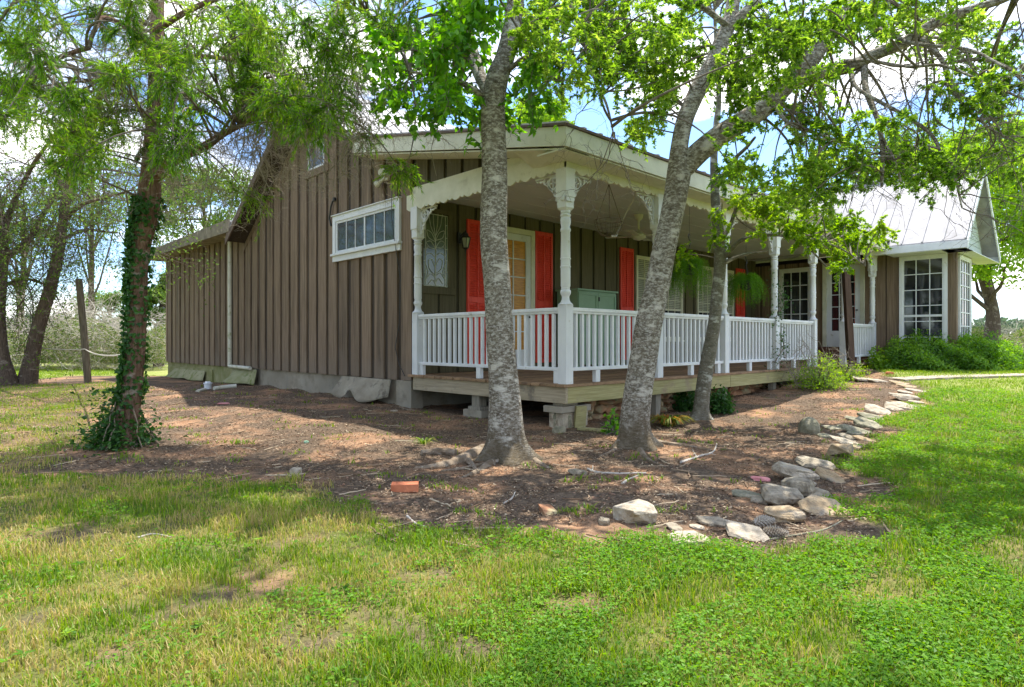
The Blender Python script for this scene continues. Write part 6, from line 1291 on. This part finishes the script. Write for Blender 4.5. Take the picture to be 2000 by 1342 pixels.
# hanging wire basket
bx0 = np.array([1.42, .42, E]); q = thing('hanging_basket', 'empty rusty wire basket hanging near the porch corner with a dead vine trailing in it', 'hanging basket', (1.42, .42, E + 1.5)); mb = MB()
def ring(c, r, rad, n=28): return [(c[0] + r * math.cos(t), c[1] + r * math.sin(t), c[2]) for t in np.linspace(0, 2 * math.pi, n)]
for z_, r_ in ((1.72, .21), (1.66, .20), (1.58, .17), (1.51, .10)): mb.tube(ring(bx0 + [0, 0, z_], r_, 0), .0035, 5)
for k in range(16):
    t = k * math.pi / 8; mb.tube([(bx0[0] + r_ * math.cos(t), bx0[1] + r_ * math.sin(t), E + z_) for z_, r_ in ((1.72, .21), (1.66, .20), (1.58, .17), (1.51, .10), (1.49, .01))], .003, 5)
mb.build('wire_bowl', M['wire'], q); mb = MB()
for k in range(3): t = R(100 + 120 * k); mb.tube([(bx0[0] + .21 * math.cos(t), bx0[1] + .21 * math.sin(t), E + 1.72), (bx0[0], bx0[1], E + 2.24)], .005, 5)
mb.tube([(bx0[0], bx0[1], E + 2.22), (bx0[0] + .01, bx0[1], E + 2.31)], .006, 5); mb.build('chain', M['wire'], q)
mb = MB(); s_ = cr([list(bx0 + v) for v in ([.22, -.3, 2.45], [.28, -.25, 2.1], [.33, -.05, 1.85], [.22, 0, 1.6], [.02, -.12, 1.49], [-.18, -.18, 1.45])], 24); mb.tube(s_, .008, 6); mb.tube(s_[12:] + np.array([.02, .02, .02]), .005, 5); mb.build('dead_vine', M['palewood'], q, smooth=True)
# hanging ferns
def fern(x, y, z, Rr, Hh, n, seed, label):
    rr_ = np.random.default_rng(seed); c = np.array([x, y, E + z]); q = thing('hanging_fern', label, 'hanging plant', c, 'ferns hanging from the porch ceiling'); mb = MB(); mb.lathe(c, [(-.14, .06), (-.10, .10), (.02, .13), (.03, .13)], 18); mb.build('pot', M['black'], q, smooth=True)
    mb = MB(); top = np.array([x, y, BT]); hk = c + [0, 0, .34]
    for k in range(3): t = k * 2.1; mb.tube([c + [.12 * math.cos(t), .12 * math.sin(t), .02], hk], .003, 4)
    mb.tube([hk, hk + [.03, 0, .03], hk + [.035, 0, .07], hk + [0, 0, .10], hk + [-.03, 0, .15], hk + [-.01, 0, .19], hk + [.02, 0, .18]], .010, 6); mb.tube([hk + [0, 0, .17], top], .003, 4); mb.build('hook', M['black'], q)
    a = rr_.uniform(0, 6.28, n); L_ = rr_.uniform(.5, 1.15, n) * Rr; t = np.linspace(0, 1, 9); el = rr_.uniform(.0, 1.1, n); dr = rr_.uniform(.5, 1.2, n) * Hh
    p_ = c + np.stack([np.cos(a)[:, None] * (L_[:, None] * np.sin(t * 1.5)), np.sin(a)[:, None] * (L_[:, None] * np.sin(t * 1.5)), (el * .45 * Rr)[:, None] * np.sin(t * 2.6) * 1.2 - dr[:, None] * t ** 2.2], -1) + [0, 0, .03]
    mb = MB(); mb.tubes(p_, .0015, 3); mb.build('stems', M['fern'], q)
    k = 170; tt = rr_.uniform(.08, 1, (n, k)); i = np.clip((tt * 8).astype(int), 0, 7); f = (tt * 8 - i)[..., None]; ar = np.arange(n)[:, None]; o = (p_[ar, i] * (1 - f) + p_[ar, i + 1] * f).reshape(-1, 3) + rr_.normal(0, .012, (n * k, 3))
    lv = MB(); lv.leaves(o, rr_.normal(size=(n * k, 3)) + [0, 0, -.2], unit(rr_.normal(0, .6, (n * k, 3)) + [0, 0, 1]), rr_.uniform(.018, .045, n * k), .0045, np.clip(rr_.normal(.5, .25, n * k), 0, 1), .1); lv.build('fronds', M['fern'], q)
fern(3.53, .38, 1.24, .34, .52, 120, 801, 'bright feathery fern hanging between the forked trunk and the slim tree')
fern(5.55, .38, 1.10, .36, .46, 130, 802, 'bright feathery fern hanging right of the slim tree before the last red shutter')
# small white slatted chair back seen over the railing
q = thing('porch_chair', 'small white slatted chair at the far end of the porch', 'chair', (10.6, 2.2, DECK)); cx_, cy_ = 10.6, 2.2
mb = MB(); mb.box(cx_ - .24, cx_ + .24, cy_ - .24, cy_ + .22, DECK + .40, DECK + .43); mb.build('seat', M['white'], q, bevel=.004)
mb = MB(); mb.box(cx_ - .24, cx_ + .24, cy_ + .225, cy_ + .25, DECK + .98, DECK + 1.06); mb.box(cx_ - .24, cx_ + .24, cy_ + .225, cy_ + .25, DECK + .5, DECK + .55)
for k in range(7): mb.box(cx_ - .22 + k * .07, cx_ - .19 + k * .07, cy_ + .23, cy_ + .245, DECK + .551, DECK + .979)
mb.build('backrest', M['white'], q)
for a_, b_, h_ in ((-.22, -.22, .399), (.18, -.22, .399), (-.22, .18, .399), (.18, .18, .399)): mb = MB(); mb.box(cx_ + a_, cx_ + a_ + .04, cy_ + b_, cy_ + b_ + .04, DECK, DECK + h_); mb.build('leg', M['white'], q)
for a_ in (-.235, .20): mb = MB(); mb.box(cx_ + a_, cx_ + a_ + .035, cy_ + .22, cy_ + .224, DECK + .431, DECK + 1.05); mb.box(cx_ + a_, cx_ + a_ + .035, cy_ + .19, cy_ + .2195, DECK + .431, DECK + .6); mb.build('back_upright', M['white'], q)
